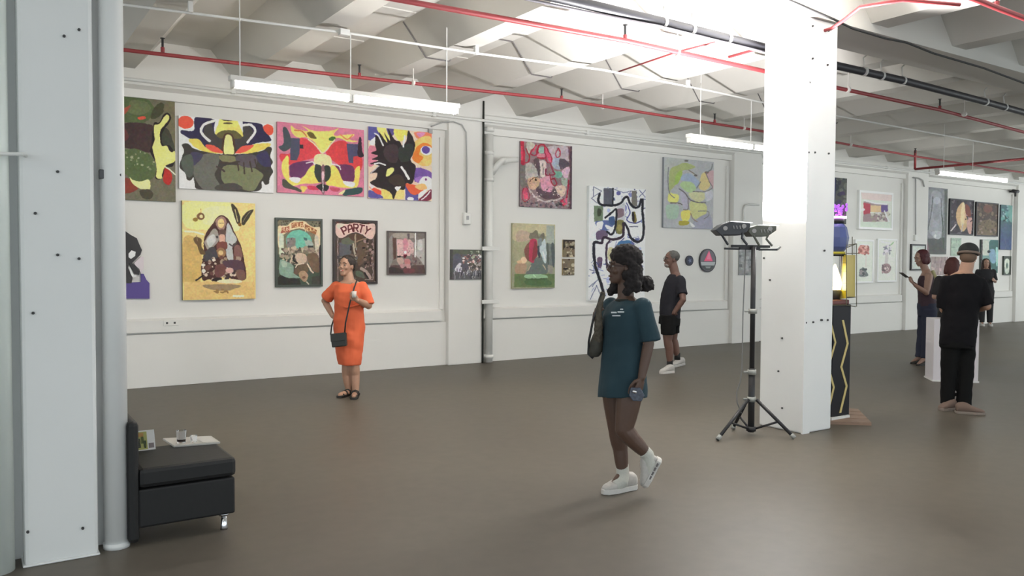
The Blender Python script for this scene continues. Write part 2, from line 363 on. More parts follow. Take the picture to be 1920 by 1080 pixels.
# ------------------------------------------------------------------ the works on the wall
G1 = 'paintings in the upper row'
O1, S1 = (220, 170), 4.91
dk = (44,40,46)
artwork('painting', 'tall olive green abstract painting cut off by the left column', 'painting', [(132,170),(329,190),(328,376),(132,373)], [
 ('p', (78,92,58), [(-440,-60),(60,20),(180,40),(300,100),(330,200),(220,300),(60,290),(-300,300)]),
 ('p', (96,104,70), [(120,90),(250,100),(300,160),(220,220),(90,200)]),
 ('p', (66,68,46), [(300,230),(340,150),(400,110),(440,150),(400,220),(320,260)]),
 ('p', (104,98,74), [(440,110),(540,110),(540,560),(480,420),(430,260)]),
 ('p', (150,74,56), [(0,210),(60,160),(110,130),(90,180),(40,230)]),
 ('e', (196,80,60), 215, 248, 40, 14),
 ('p', (62,44,44), [(0,310),(120,290),(250,300),(330,330),(330,460),(290,560),(160,540),(30,520),(-200,500),(-300,350)]),
 ('p', (92,48,46), [(30,470),(90,430),(60,350),(40,420)]),
 ('p', (80,94,58), [(0,550),(140,530),(260,570),(330,640),(340,760),(260,830),(120,820),(30,760),(-250,750),(-350,600)]),
 ('n', 0, 5, 24, (20,560,330,720), 12, [(148,150,118),(120,126,92)]),
 ('p', (58,60,48), [(400,380),(450,340),(500,420),(530,560),(470,520),(400,490),(370,440)]),
 ('p', (30,20,18), [(300,500),(330,300),(380,290),(430,210),(480,210),(495,265),(425,360),(400,420),(415,490),(480,500),(520,560),(535,620),(500,690),(440,700),(400,800),(335,795),(350,680),(290,560)]),
 ('p', (246,226,130), [(312,510),(335,440),(330,320),(385,300),(440,225),(475,230),(470,270),(400,350),(385,420),(400,500),(450,500),(490,560),(528,550),(528,640),(440,680),(400,760),(400,800),(345,790),(350,690),(330,600)]),
 ('p', (170,40,34), [(430,700),(470,720),(500,780),(480,850),(430,850),(412,800)]),
 ('l', (250,236,190), 12, [(430,690),(480,720),(530,765)]),
 ('p', (120,52,38), [(0,850),(60,800),(130,830),(170,890),(120,930),(0,950),(-200,940),(-260,860)]),
 ('p', (246,232,150), [(95,790),(130,820),(200,830),(270,810),(290,860),(270,905),(200,900),(130,860)]),
 ('p', (66,62,48), [(180,920),(260,900),(310,930),(290,990),(220,985)]),
 ('p', (70,60,52), [(-440,100),(-330,200),(-380,500),(-440,500)])],
 (102,98,80), O1, S1, edge=(90,88,74), rough=.42)
artwork('painting', 'symmetrical dark mask painting with red discs on a white canvas', 'painting', [(336,218),(514,232),(511.5,361),(334.5,354)], [
 ('e', (218,82,62), 630, 298, 72, 58), ('e', (218,82,62), 1390, 356, 56, 52),
 ('p', (40,34,66), [(720,250),(880,265),(885,320),(890,400),(960,440),(960,560),(800,520),(650,440),(590,400),(600,370),(700,370)]),
 ('p', (40,34,66), [(1155,280),(1320,300),(1350,360),(1415,430),(1400,460),(1270,480),(1080,560),(1060,450),(1150,400),(1160,330)]),
 ('p', (60,56,56), [(800,340),(850,290),(890,400),(960,430),(970,570),(880,560),(820,470),(790,400)]),
 ('p', (60,56,56), [(1150,330),(1190,310),(1240,360),(1230,420),(1180,480),(1090,550),(1060,430),(1140,400)]),
 ('l', (236,228,214), 24, [(880,280),(800,310),(765,370),(790,420),(840,465)]),
 ('l', (236,228,214), 22, [(1160,315),(1220,310),(1265,350),(1250,400),(1190,470)]),
 ('p', (222,206,110), [(950,250),(1080,260),(1110,300),(1150,420),(1060,400),(960,390),(890,400),(920,310)]),
 ('e', (50,46,30), 1010, 265, 60, 14), ('e', (80,70,40), 1010, 300, 45, 8), ('p', (92,86,50), [(900,410),(960,370),(1080,370),(1140,430),(1060,440),(1010,400),(950,440)]),
 ('p', (66,44,30), [(955,470),(980,400),(1040,395),(1070,470),(1070,580),(955,580)]),
 ('p', (238,222,140), [(975,460),(1000,405),(1040,420),(1052,480),(1058,585),(972,585)]),
 ('p', (214,190,92), [(655,455),(740,450),(800,520),(900,560),(960,578),(840,575),(740,545),(680,500)]),
 ('p', (214,190,92), [(1410,480),(1330,480),(1250,490),(1190,540),(1080,575),(1230,572),(1330,540),(1400,510)]),
 ('p', (216,84,70), [(800,505),(880,505),(960,570),(860,562)]), ('p', (216,84,70), [(1100,540),(1150,505),(1250,500),(1170,560),(1075,575)]),
 ('p', (52,48,44), [(590,505),(640,490),(720,545),(900,582),(1000,585),(1200,575),(1330,545),(1390,510),(1425,530),(1405,600),(1430,650),(1410,690),(1432,740),(1400,790),(1385,850),(1350,860),(1320,830),(1260,925),(760,915),(700,860),(690,800),(660,830),(630,820),(620,770),(570,710),(585,640),(610,560)]),
 ('p', (96,96,88), [(780,590),(920,590),(910,700),(880,780),(930,900),(780,910),(700,800),(690,680)]),
 ('p', (62,58,80), [(680,570),(780,590),(700,690),(660,640)]), ('p', (50,46,78), [(1270,590),(1370,550),(1400,620),(1410,690),(1340,690),(1290,650)]),
 ('p', (76,82,74), [(600,620),(680,600),(690,760),(640,800),(590,700)]),
 ('p', (108,112,82), [(960,700),(1180,690),(1330,760),(1300,830),(1240,915),(1130,905),(960,850)]),
 ('p', (116,112,80), [(920,600),(1060,600),(1090,640),(980,670)]),
 ('p', (80,72,78), [(1080,600),(1260,590),(1260,700),(1120,690)]),
 ('l', (58,46,40), 16, [(930,660),(1020,665),(1110,650)]), ('l', (58,46,40), 14, [(1090,660),(1100,730)]), ('l', (58,46,40), 14, [(1150,660),(1155,760)]), ('l', (58,46,40), 14, [(1210,650),(1225,740)]), ('l', (58,46,40), 12, [(1255,630),(1280,710)]),
 ('l', (60,50,46), 16, [(900,700),(970,740)]), ('p', (66,62,58), [(900,870),(1060,850),(1130,905),(900,915)])],
 (226,228,224), O1, S1, edge=(150,145,135))
O2, S2 = (510, 210), 6.0
artwork('painting', 'symmetrical painting of yellow and scarlet shapes on pink ground', 'painting', [(520.3,230),(682.5,242),(682,367.5),(519.5,362)], [
 ('P', (196,116,140), [(60,110),(1040,180),(1040,950),(60,920)]),
 ('p', (200,64,72), [(290,300),(420,330),(530,460),(440,520),(300,560),(200,600),(100,560),(90,480),(200,470)]),
 ('p', (198,62,66), [(590,450),(700,330),(830,330),(900,470),(1010,500),(1000,640),(900,640),(740,590)]),
 ('P', (70,72,92), [(205,300),(300,300),(298,480),(270,545),(195,545)]), ('P', (74,72,100), [(830,350),(990,350),(985,480),(910,490),(908,570),(850,560)]),
 ('p', (64,72,78), [(120,200),(160,190),(200,280),(205,400),(130,450),(75,405),(130,360)]), ('p', (50,34,46), [(975,290),(1005,290),(1010,420),(1035,490),(960,480)]),
 ('P', (34,34,40), [(300,370),(340,370),(340,415),(300,410)]),
 ('p', (92,44,84), [(200,600),(300,560),(450,560),(400,640),(320,740),(200,740),(190,650)]), ('p', (96,44,80), [(700,600),(900,600),(910,780),(800,770),(740,700)]),
 ('p', (240,200,112), [(210,160),(270,200),(400,220),(330,160),(440,210),(560,215),(680,200),(740,180),(690,260),(920,240),(860,300),(960,320),(860,330),(700,290),(560,470),(470,350),(380,290),(280,290),(220,240)]),
 ('p', (226,208,112), [(450,230),(650,230),(690,290),(640,380),(570,450),(500,370),(450,290)]),
 ('p', (100,86,40), [(385,235),(440,235),(490,300),(420,290)]), ('p', (60,96,40), [(625,300),(660,275),(700,280),(690,320),(640,320)]),
 ('l', (190,110,70), 14, [(250,210),(330,225),(380,280)]), ('l', (206,120,80), 14, [(900,250),(840,300),(760,250)]), ('l', (60,50,50), 10, [(690,310),(650,350)]),
 ('l', (250,206,170), 14, [(400,310),(480,380),(560,460),(640,370),(690,310)]),
 ('p', (236,204,156), [(470,490),(560,470),(640,500),(660,580),(640,630),(600,610),(560,600),(500,620),(460,590)]),
 ('p', (226,200,100), [(140,520),(180,520),(185,740),(250,760),(330,740),(400,640),(480,600),(520,760),(510,800),(330,810),(220,830),(130,740),(100,620)]),
 ('p', (226,196,96), [(650,600),(730,640),(780,760),(880,780),(920,760),(930,640),(985,600),(975,760),(940,840),(800,850),(680,830),(590,800)]),
 ('p', (226,214,222), [(185,745),(300,745),(280,800),(220,790)]), ('p', (226,214,222), [(790,770),(920,790),(900,840),(820,820)]),
 ('l', (250,240,230), 12, [(370,580),(440,560),(470,600)]), ('l', (250,240,230), 12, [(650,580),(740,600),(760,640)]),
 ('p', (44,50,46), [(470,600),(500,590),(540,620),(550,760),(510,790),(465,700)]), ('p', (44,50,46), [(570,620),(620,600),(645,640),(640,720),(600,780),(565,760)]),
 ('p', (120,84,90), [(540,620),(575,620),(575,900),(540,890)]), ('e', (230,180,190), 557, 715, 16, 50),
 ('p', (70,70,60), [(120,760),(220,830),(310,880),(300,905),(230,880),(120,850)]), ('p', (44,70,70), [(820,870),(1000,840),(1000,900),(880,930),(780,930)]),
 ('p', (216,184,98), [(310,840),(380,850),(330,910)]), ('p', (222,200,150), [(810,870),(780,920),(730,920)]),
 ('p', (190,60,84), [(390,830),(480,840),(500,880),(400,870)]), ('p', (176,70,90), [(640,840),(750,860),(720,895),(650,880)]),
 ('p', (40,40,40), [(480,840),(540,810),(620,830),(600,890),(560,880),(540,890)]), ('L', (226,206,210), 8, [(557,750),(557,900)])],
 (196,116,140), O2, S2, edge=(170,120,130))
artwork('painting', 'multicoloured painting with a spiky dark shape beside the pilaster conduit', 'painting', [(691,238.5),(809.3,247.5),(809.3,376),(690,373)], [
 ('p', (82,80,140), [(1085,170),(1180,180),(1220,280),(1090,330)]), ('p', (226,206,120), [(1180,180),(1270,185),(1320,290),(1280,340),(1210,260)]), ('p', (88,76,130), [(1285,190),(1360,190),(1360,260),(1310,270)]),
 ('p', (224,204,100), [(1370,190),(1520,200),(1510,260),(1440,330),(1380,270)]), ('p', (200,120,140), [(1090,400),(1180,420),(1170,560),(1090,620)]),
 ('p', (214,120,90), [(1600,220),(1795,230),(1795,330),(1640,300)]), ('p', (200,130,170), [(1620,230),(1720,230),(1660,280)]),
 ('p', (230,186,110), [(1600,330),(1700,270),(1795,290),(1795,560),(1700,600),(1620,560),(1580,430)]), ('p', (232,118,48), [(1600,430),(1640,370),(1720,340),(1790,370),(1790,400),(1690,400),(1650,470),(1700,500),(1640,570),(1570,520)]),
 ('e', (244,236,240), 1735, 425, 68, 52), ('e', (88,66,140), 1728, 418, 46, 42),
 ('p', (110,80,150), [(1590,650),(1660,620),(1790,670),(1795,760),(1700,740),(1600,780)]), ('p', (150,110,180), [(1600,740),(1700,720),(1640,790)]), ('p', (236,228,226), [(1650,790),(1700,720),(1795,740),(1795,860),(1700,850)]), ('e', (120,70,120), 1728, 752, 14, 14),
 ('P', (84,78,140), [(1490,810),(1640,900),(1640,990),(1490,990)]), ('p', (222,90,58), [(1490,810),(1570,810),(1700,850),(1650,910),(1560,920)]), ('p', (236,170,110), [(1600,830),(1700,800),(1740,850),(1660,870)]),
 ('p', (244,226,216), [(1660,900),(1740,860),(1700,930),(1640,960)]), ('p', (110,40,60), [(1640,990),(1700,930),(1790,860),(1795,960),(1740,995)]), ('l', (240,230,230), 12, [(1680,980),(1740,930),(1780,880)]),
 ('e', (236,236,240), 1550, 975, 40, 20), ('p', (84,78,140), [(1085,890),(1140,900),(1230,950),(1240,975),(1085,970)]), ('p', (214,74,60), [(1090,850),(1180,870),(1250,920),(1180,930)]), ('p', (240,200,200), [(1100,800),(1160,830),(1110,870)]),
 ('p', (228,196,110), [(1220,880),(1300,890),(1370,980),(1260,990)]), ('p', (232,190,120), [(1340,900),(1440,840),(1480,900),(1460,980),(1370,970)]),
 ('p', (40,32,34), [(1160,290),(1180,260),(1240,370),(1200,230),(1290,350),(1260,240),(1320,330),(1300,190),(1370,310),(1430,330),(1460,380),(1500,330),(1520,220),(1540,220),(1600,340),(1590,440),(1550,540),(1610,600),(1600,680),(1570,800),(1500,800),(1480,870),(1400,880),(1360,980),(1330,920),(1270,880),(1170,850),(1100,800),(1160,760),(1180,690),(1100,700),(1200,610),(1100,590),(1190,550),(1120,540),(1190,500),(1110,470),(1170,440),(1160,380)]),
 ('p', (48,52,48), [(1420,400),(1560,350),(1580,440),(1540,540),(1450,560),(1410,500)]), ('p', (62,48,52), [(1280,380),(1400,380),(1400,560),(1300,560),(1250,470)]), ('p', (58,46,40), [(1300,760),(1400,700),(1470,740),(1480,830),(1380,840)]),
 ('l', (226,224,230), 16, [(1155,250),(1200,280),(1245,380)]), ('l', (226,224,230), 18, [(1485,270),(1470,390)]), ('l', (230,230,230), 16, [(1150,590),(1200,580),(1265,600)]), ('l', (236,226,226), 26, [(1450,620),(1490,680),(1530,750)]), ('l', (180,174,180), 10, [(1110,700),(1160,650),(1200,610)]),
 ('p', (226,220,130), [(1275,725),(1290,650),(1350,625),(1365,660),(1320,710)]), ('p', (250,240,230), [(1370,850),(1440,840),(1400,890)]), ('p', (240,240,240), [(1110,330),(1160,290),(1150,380),(1100,370)])],
 (222,190,170), O2, S2, edge=(190,170,175))
O3, S3 = (336, 370), 5.4
artwork('painting', 'gold panel with a veiled seated figure and a pair of dark wings', 'painting', [(341.5,377.5),(479,380),(478.5,560),(342.5,563)], [
 ('p', (244,220,140), [(60,60),(500,50),(540,200),(480,330),(300,330),(60,300)]), ('p', (250,232,160), [(260,110),(560,110),(600,330),(400,300),(240,260)]),
 ('p', (196,164,100), [(45,420),(200,440),(220,560),(200,860),(45,900)]), ('l', (250,240,190), 16, [(60,350),(150,355),(240,380)]),
 ('P', (210,178,116), [(45,860),(760,850),(760,1030),(45,1035)]), ('l', (252,236,190), 20, [(540,1000),(640,1000)]),
 ('p', (60,52,40), [(520,65),(570,90),(610,180),(615,260),(590,270),(555,200)]), ('l', (190,180,130), 9, [(560,120),(580,200),(590,240)]), ('p', (60,52,40), [(755,120),(700,130),(640,190),(628,260),(660,272),(710,200)]), ('l', (130,118,90), 7, [(720,140),(670,190),(645,245)]), ('e', (120,84,30), 610, 272, 18, 18),
 ('e', (110,80,50), 212, 196, 40, 36), ('e', (226,200,150), 218, 196, 18, 18), ('e', (140,110,50), 160, 230, 26, 20), ('l', (170,140,80), 8, [(212,120),(214,160)]),
 ('p', (66,40,36), [(250,400),(330,270),(380,195),(430,180),(490,220),(560,360),(620,490),(650,620),(672,760),(660,830),(580,835),(430,800),(420,850),(330,850),(300,830),(230,840),(215,700),(240,590)]),
 ('p', (150,140,132), [(260,430),(330,330),(375,330),(395,430),(340,500),(290,540),(250,470)]), ('p', (186,186,182), [(270,430),(340,370),(360,440),(300,510)]), ('p', (176,178,176), [(480,260),(530,330),(580,430),(530,490),(540,630),(480,620),(460,480)]), ('l', (70,66,66), 14, [(500,470),(540,490),(575,450)]), ('e', (70,66,66), 375, 400, 14, 14),
 ('p', (150,116,106), [(360,250),(390,200),(450,200),(470,260),(440,330),(390,320)]), ('e', (214,186,130), 415, 262, 34, 48), ('L', (130,100,70), 6, [(395,262),(440,262)]),
 ('p', (92,70,64), [(400,330),(460,330),(460,380),(400,380)]), ('p', (200,160,140), [(400,380),(450,380),(450,450),(400,450)]), ('p', (112,64,56), [(380,460),(470,450),(470,520),(380,530)]), ('e', (140,104,74), 412, 560, 50, 50), ('e', (196,170,120), 412, 560, 24, 24),
 ('p', (66,62,66), [(250,560),(340,500),(380,600),(300,640),(240,640)]), ('p', (120,84,78), [(550,500),(610,490),(630,600),(560,640)]),
 ('p', (98,76,48), [(140,430),(165,400),(220,430),(220,500),(260,570),(210,575),(180,500)]), ('l', (130,104,80), 8, [(170,390),(180,440)]),
 ('n', 0, 11, 70, (230,600,600,830), 22, [(196,180,160),(150,128,110),(98,66,58),(60,46,46),(214,204,190)]),
 ('p', (104,66,62), [(360,690),(470,680),(440,790),(360,800)]), ('p', (78,56,66), [(440,640),(620,640),(650,740),(560,740),(450,690)]), ('e', (196,160,150), 500, 740, 40, 30), ('p', (110,80,70), [(570,740),(650,740),(660,825),(590,828)]),
 ('l', (40,30,26), 16, [(165,840),(200,815),(240,790)]), ('p', (40,30,30), [(330,820),(410,815),(410,850),(335,850)]),
 ('e', (222,206,170), 500, 850, 130, 22), ('p', (146,124,94), [(230,890),(420,880),(610,890),(540,930),(420,945),(300,930)]), ('n', 0, 3, 16, (345,930,490,965), 13, [(146,112,70)])],
 (222,192,126), O3, S3, edge=(92,84,60), depth=.05)
O4, S4 = (510, 402), 7.5
artwork('poster', 'dark framed poster with an arched banner above a turquoise arch', 'poster', [(516,409),(605.3,409.7),(603.7,537.8),(516.3,537.8)], [
 ('n', 0, 21, 120, (50,60,700,180), 14, [(96,90,66),(40,36,30),(72,66,50)], 's'),
 ('P', (66,76,64), [(60,560),(700,560),(700,1010),(60,1010)]),
 ('p', (222,196,160), [(80,190),(200,160),(300,90),(380,75),(470,100),(560,170),(690,190),(690,440),(640,470),(600,280),(380,200),(160,290),(120,470),(80,430)]),
 ('p', (190,196,176), [(100,300),(160,290),(170,500),(240,560),(140,560),(100,560)]), ('p', (190,180,160), [(600,300),(650,320),(670,560),(620,560),(600,440)]),
 ('P', (150,84,64), [(125,200),(240,165),(255,245),(130,270)]), ('P', (150,90,56), [(270,120),(440,100),(438,175),(275,195)]), ('P', (140,88,56), [(460,130),(540,170),(630,215),(615,285),(450,200)]),
 ('t', (226,180,150), 'RUN', 188, 214, 50, 38, -4, 8), ('t', (226,184,140), 'YOUR', 355, 150, 54, 42, 1.5, 8), ('t', (226,184,140), 'ROCK', 538, 205, 50, 40, 3, 8),
 ('p', (104,170,150), [(200,330),(280,240),(390,222),(480,250),(540,310),(560,420),(480,450),(330,500),(220,480)]),
 ('P', (124,116,112), [(205,330),(325,330),(325,500),(240,490),(205,450)]), ('n', 0, 5, 8, (210,350,320,500), 14, [(80,76,76),(140,130,130)]),
 ('p', (150,160,150), [(460,350),(560,380),(570,450),(480,440)]), ('P', (40,44,48), [(500,440),(575,435),(575,460),(500,465)]), ('p', (60,90,90), [(445,320),(490,340),(480,370),(450,350)]),
 ('n', 0, 31, 110, (140,470,650,700), 26, [(150,134,116),(118,104,92),(84,76,66),(176,160,140)]),
 ('p', (126,150,134), [(110,640),(200,660),(290,720),(300,830),(390,890),(240,890),(110,840)]), ('p', (160,176,158), [(130,660),(200,670),(195,740),(140,730)]),
 ('p', (180,158,138), [(330,560),(460,560),(480,660),(360,700)]), ('p', (96,80,64), [(360,710),(480,700),(500,800),(430,830),(330,850),(300,800)]),
 ('p', (104,84,66), [(500,560),(640,560),(660,800),(580,800),(500,660)]), ('l', (200,184,166), 22, [(490,700),(530,770),(570,820)]), ('l', (36,32,30), 22, [(340,740),(350,690),(300,640),(310,580)]), ('l', (190,174,156), 18, [(330,740),(360,700),(440,690)]),
 ('p', (156,128,104), [(370,830),(440,790),(500,860),(470,940),(410,930)]), ('e', (110,84,66), 440, 890, 24, 20), ('l', (176,168,150), 18, [(480,950),(510,980)]),
 ('P', (44,44,40), [(60,900),(110,850),(240,900),(380,910),(400,1010),(60,1010)]), ('P', (62,62,56), [(560,880),(700,860),(700,1010),(540,1010)]), ('p', (56,44,52), [(660,470),(705,470),(705,880),(670,860)])],
 (110,104,86), O4, S4, edge=(60,64,56), frame=(52,60,52), fw=.03, depth=.03, rough=.4, res=1.5)
O5, S5 = (618, 404), 7.94
artwork('poster', 'dark framed PARTY poster behind the head of the orange dress woman', 'poster', [(624.7,411.7),(707.5,413.2),(707.5,533.3),(624.8,532)], [
 ('n', 0, 41, 60, (60,80,700,120), 14, [(92,44,44),(50,30,30)], 's'),
 ('p', (206,176,166), [(80,220),(110,120),(250,130),(380,110),(520,130),(660,120),(690,220),(640,340),(560,340),(480,280),(380,250),(280,280),(200,330),(120,320)]), ('e', (196,186,170), 160, 160, 60, 40),
 ('t', (88,34,36), 'PARTY', 385, 184, 104, 84, 10, 21),
 ('L', (150,130,126), 12, [(120,330),(120,960)]), ('L', (140,124,120), 12, [(645,340),(645,960),(520,960)]), ('L', (36,28,28), 10, [(80,330),(80,1000)]), ('L', (36,28,28), 10, [(680,330),(680,1000)]),
 ('P', (84,84,88), [(140,400),(320,400),(320,600),(140,600)]), ('p', (90,92,76), [(180,360),(300,320),(370,360),(340,420),(190,420)]), ('p', (80,58,44), [(280,300),(380,270),(500,310),(460,370),(400,400),(300,340)]),
 ('L', (150,134,112), 22, [(375,280),(378,480)]), ('l', (166,156,138), 26, [(345,420),(360,520),(380,600),(425,590)]), ('l', (130,108,88), 16, [(400,390),(470,360),(550,340)]), ('e', (150,144,136), 412, 500, 26, 26), ('l', (20,20,20), 20, [(310,460),(312,510)]),
 ('p', (92,74,60), [(420,420),(540,400),(560,560),(500,700),(420,740),(400,600)]), ('n', 0, 51, 46, (500,380,640,780), 20, [(146,120,116),(80,62,52),(110,90,80),(40,30,28)]),
 ('n', 0, 52, 20, (130,560,400,960), 26, [(88,84,84),(70,66,66),(96,80,72)]), ('l', (150,150,130), 10, [(150,620),(300,600),(390,660)]),
 ('l', (150,130,122), 46, [(470,790),(540,840),(600,930)]), ('l', (30,26,26), 26, [(520,860),(570,940)]), ('p', (84,90,76), [(380,830),(470,840),(520,940),(400,900)]), ('l', (40,30,30), 16, [(600,640),(610,740)]),
 ('e', (170,160,150), 82, 84, 14, 14), ('e', (170,160,150), 680, 100, 14, 14), ('e', (190,190,190), 675, 1000, 12, 12)],
 (70,58,50), O5, S5, edge=(50,46,40), frame=(40,30,30), fw=.03, depth=.03, rough=.35, res=1.5)
O6, S6 = (720, 428), 10.1
artwork('photograph', 'framed grey and pink photograph right of the PARTY poster', 'photograph', [(726,433.4),(799,434),(798,515.5),(726.2,515.3)], [
 ('P', (130,126,122), [(60,250),(150,120),(160,600),(90,800)]), ('P', (164,160,156), [(620,220),(790,180),(790,780),(700,620),(600,520)]), ('p', (190,188,184), [(640,230),(720,230),(720,400),(640,400)]),
 ('P', (84,62,56), [(160,180),(225,180),(225,560),(180,600)]), ('p', (150,140,130), [(180,100),(560,90),(560,180),(230,190)]),
 ('P', (196,160,158), [(240,210),(490,210),(560,300),(560,520),(240,530)]), ('p', (190,130,140), [(360,220),(440,220),(440,480),(380,520)]), ('n', 0, 8, 40, (250,270,560,500), 18, [(170,150,144),(206,176,172),(150,120,118)], 's'),
 ('P', (96,84,86), [(440,100),(480,100),(480,200),(440,190)]), ('e', (236,216,222), 400, 455, 26, 30), ('P', (26,14,16), [(245,520),(315,520),(315,545),(245,545)]), ('P', (84,22,34), [(360,500),(435,500),(430,525),(400,560),(362,560)]),
 ('p', (176,150,140), [(240,560),(340,560),(370,640),(300,700),(250,640)]), ('p', (170,112,112), [(380,590),(480,590),(490,700),(400,690)]), ('p', (110,88,86), [(520,500),(620,560),(600,700),(520,640)]), ('n', 0, 9, 20, (500,480,720,700), 22, [(120,110,106),(84,70,70)]),
 ('P', (84,66,64), [(120,700),(760,700),(770,860),(90,860)]), ('p', (170,130,130), [(300,680),(480,680),(490,760),(440,770),(400,720),(350,760),(310,740)]), ('p', (60,50,50), [(80,740),(280,760),(380,860),(80,860)]), ('p', (104,62,66), [(380,760),(560,770),(560,840),(380,850)]),
 ('L', (226,222,206), 26, [(596,50),(585,540)])],
 (116,108,102), O6, S6, edge=(120,114,108), frame=(84,76,74), fw=.02, depth=.03)
artwork('print', 'small black and white crowd print on the first pilaster', 'print', [(844.6,468),(903,468),(903,524),(844.8,524)], [
 ('P', (70,70,68), [(1250,400),(1300,400),(1300,970),(1250,970)]), ('P', (84,88,76), [(1300,410),(1850,410),(1850,480),(1300,500)]),
 ('p', (84,84,94), [(1320,520),(1440,490),(1460,640),(1380,720),(1310,780)]), ('p', (190,188,196), [(1460,670),(1400,680),(1340,800),(1460,820)]), ('n', 0, 61, 60, (1450,500,1850,680), 24, [(214,180,176),(150,110,104),(92,72,72),(230,214,214)]),
 ('p', (84,80,88), [(1460,690),(1600,680),(1600,770),(1480,780)]), ('n', 0, 62, 90, (1320,760,1850,940), 22, [(150,148,156),(90,90,100),(50,50,56),(196,196,196)], 'v'), ('n', 0, 63, 60, (1600,650,1850,800), 24, [(70,64,58),(150,140,136),(196,186,180),(100,90,84)]), ('n', 0, 64, 14, (1640,430,1850,560), 16, [(150,160,140),(180,184,170)])],
 (88,86,88), O6, S6, edge=(60,60,58), depth=.02, wallY=W-PD)
O7, S7 = (950, 255), 7.45
artwork('painting', 'crimson and grey cubist face painting high right of the white pipe', 'painting', [(976.2,265),(1073.6,274),(1071,392),(974.4,387.2)], [
 ('p', (176,172,160), [(280,100),(390,110),(330,230),(290,240)]), ('p', (170,166,158), [(260,400),(330,370),(400,450),(440,560),(400,600),(280,600),(250,520)]), ('p', (196,160,134), [(300,590),(460,590),(430,700),(400,740),(330,740),(290,680)]), ('e', (60,30,24), 400, 612, 14, 18), ('l', (90,60,50), 10, [(310,640),(350,600),(430,570)]),
 ('p', (140,176,160), [(440,170),(520,160),(520,230),(440,230)]), ('p', (190,120,130), [(430,250),(520,250),(520,300),(430,300)]), ('p', (172,158,164), [(560,160),(700,130),(850,150),(880,290),(850,350),(740,310),(730,440),(640,430),(600,300)]), ('p', (150,160,176), [(650,310),(740,310),(740,460),(650,430)]), ('p', (84,72,82), [(740,310),(860,360),(880,430),(740,450)]), ('p', (196,164,180), [(760,480),(880,430),(840,600),(790,570)]),
 ('p', (110,160,140), [(660,490),(760,500),(760,570),(690,590),(650,540)]), ('p', (150,166,152), [(760,590),(840,600),(830,700),(780,700)]), ('p', (206,188,184), [(450,360),(540,350),(540,540),(460,560)]), ('l', (80,74,78), 10, [(500,380),(500,540)]), ('p', (200,140,160), [(470,600),(600,560),(640,690),(600,780),(500,760)]), ('p', (200,176,160), [(680,700),(800,700),(820,780),(760,850),(680,790)]),
 ('p', (86,66,74), [(400,770),(430,700),(500,760),(600,780),(660,730),(700,800),(740,850),(640,890),(500,870)]), ('p', (86,70,74), [(380,330),(450,330),(450,560),(410,480)]),
 ('l', (190,176,176), 22, [(310,740),(380,840),(500,910),(640,900),(760,860)]), ('n', 0, 71, 40, (260,720,800,930), 10, [(214,196,190),(96,80,80),(150,136,136)]), ('n', 0, 72, 50, (260,330,860,860), 9, [(210,190,186),(120,96,98),(176,150,150)]),
 ('P', (96,66,76), [(860,150),(915,150),(900,1010),(850,1010),(880,500)]), ('p', (110,104,98), [(195,400),(250,400),(260,620),(290,700),(195,700)]),
 ('l', (164,40,60), 52, [(215,100),(225,250),(230,380)]), ('l', (200,60,84), 22, [(205,150),(215,330)]), ('l', (150,36,52), 18, [(270,180),(315,280),(300,350),(260,370)]), ('l', (156,40,58), 20, [(410,130),(350,200),(335,260),(410,270),(430,150)]), ('l', (190,80,100), 20, [(395,150),(370,220)]), ('l', (150,34,54), 20, [(440,240),(440,140),(530,140),(540,300),(430,300)]),
 ('l', (196,80,110), 50, [(540,180),(570,260),(600,340)]), ('l', (150,34,54), 14, [(520,130),(540,280),(570,370),(625,360),(620,290),(550,160)]), ('l', (160,44,64), 16, [(715,170),(685,240),(700,290),(740,280),(740,220),(715,170)]), ('l', (150,34,50), 16, [(590,530),(620,640),(660,690),(690,660),(660,600),(610,600)]), ('l', (130,50,70), 22, [(600,380),(640,480),(660,540),(540,540),(545,460)]),
 ('l', (196,80,104), 60, [(250,760),(262,860)]), ('l', (150,40,60), 12, [(230,730),(210,830),(240,910),(300,880),(300,780),(260,710)]), ('l', (200,60,90), 50, [(760,910),(780,950)]), ('l', (206,90,120), 30, [(820,880),(820,960)]), ('l', (140,30,54), 20, [(860,620),(850,740),(830,860)]), ('l', (150,30,60), 14, [(790,870),(740,920),(780,980)]),
 ('n', 0, 73, 60, (185,920,880,1010), 16, [(50,44,52),(140,136,140),(84,76,80),(110,100,104)]), ('P', (60,44,56), [(895,145),(920,145),(905,1015),(885,1015)])],
 (132,110,112), O7, S7, edge=(110,100,104), depth=.03, rough=.6)
O8, S8 = (950, 410), 7.71
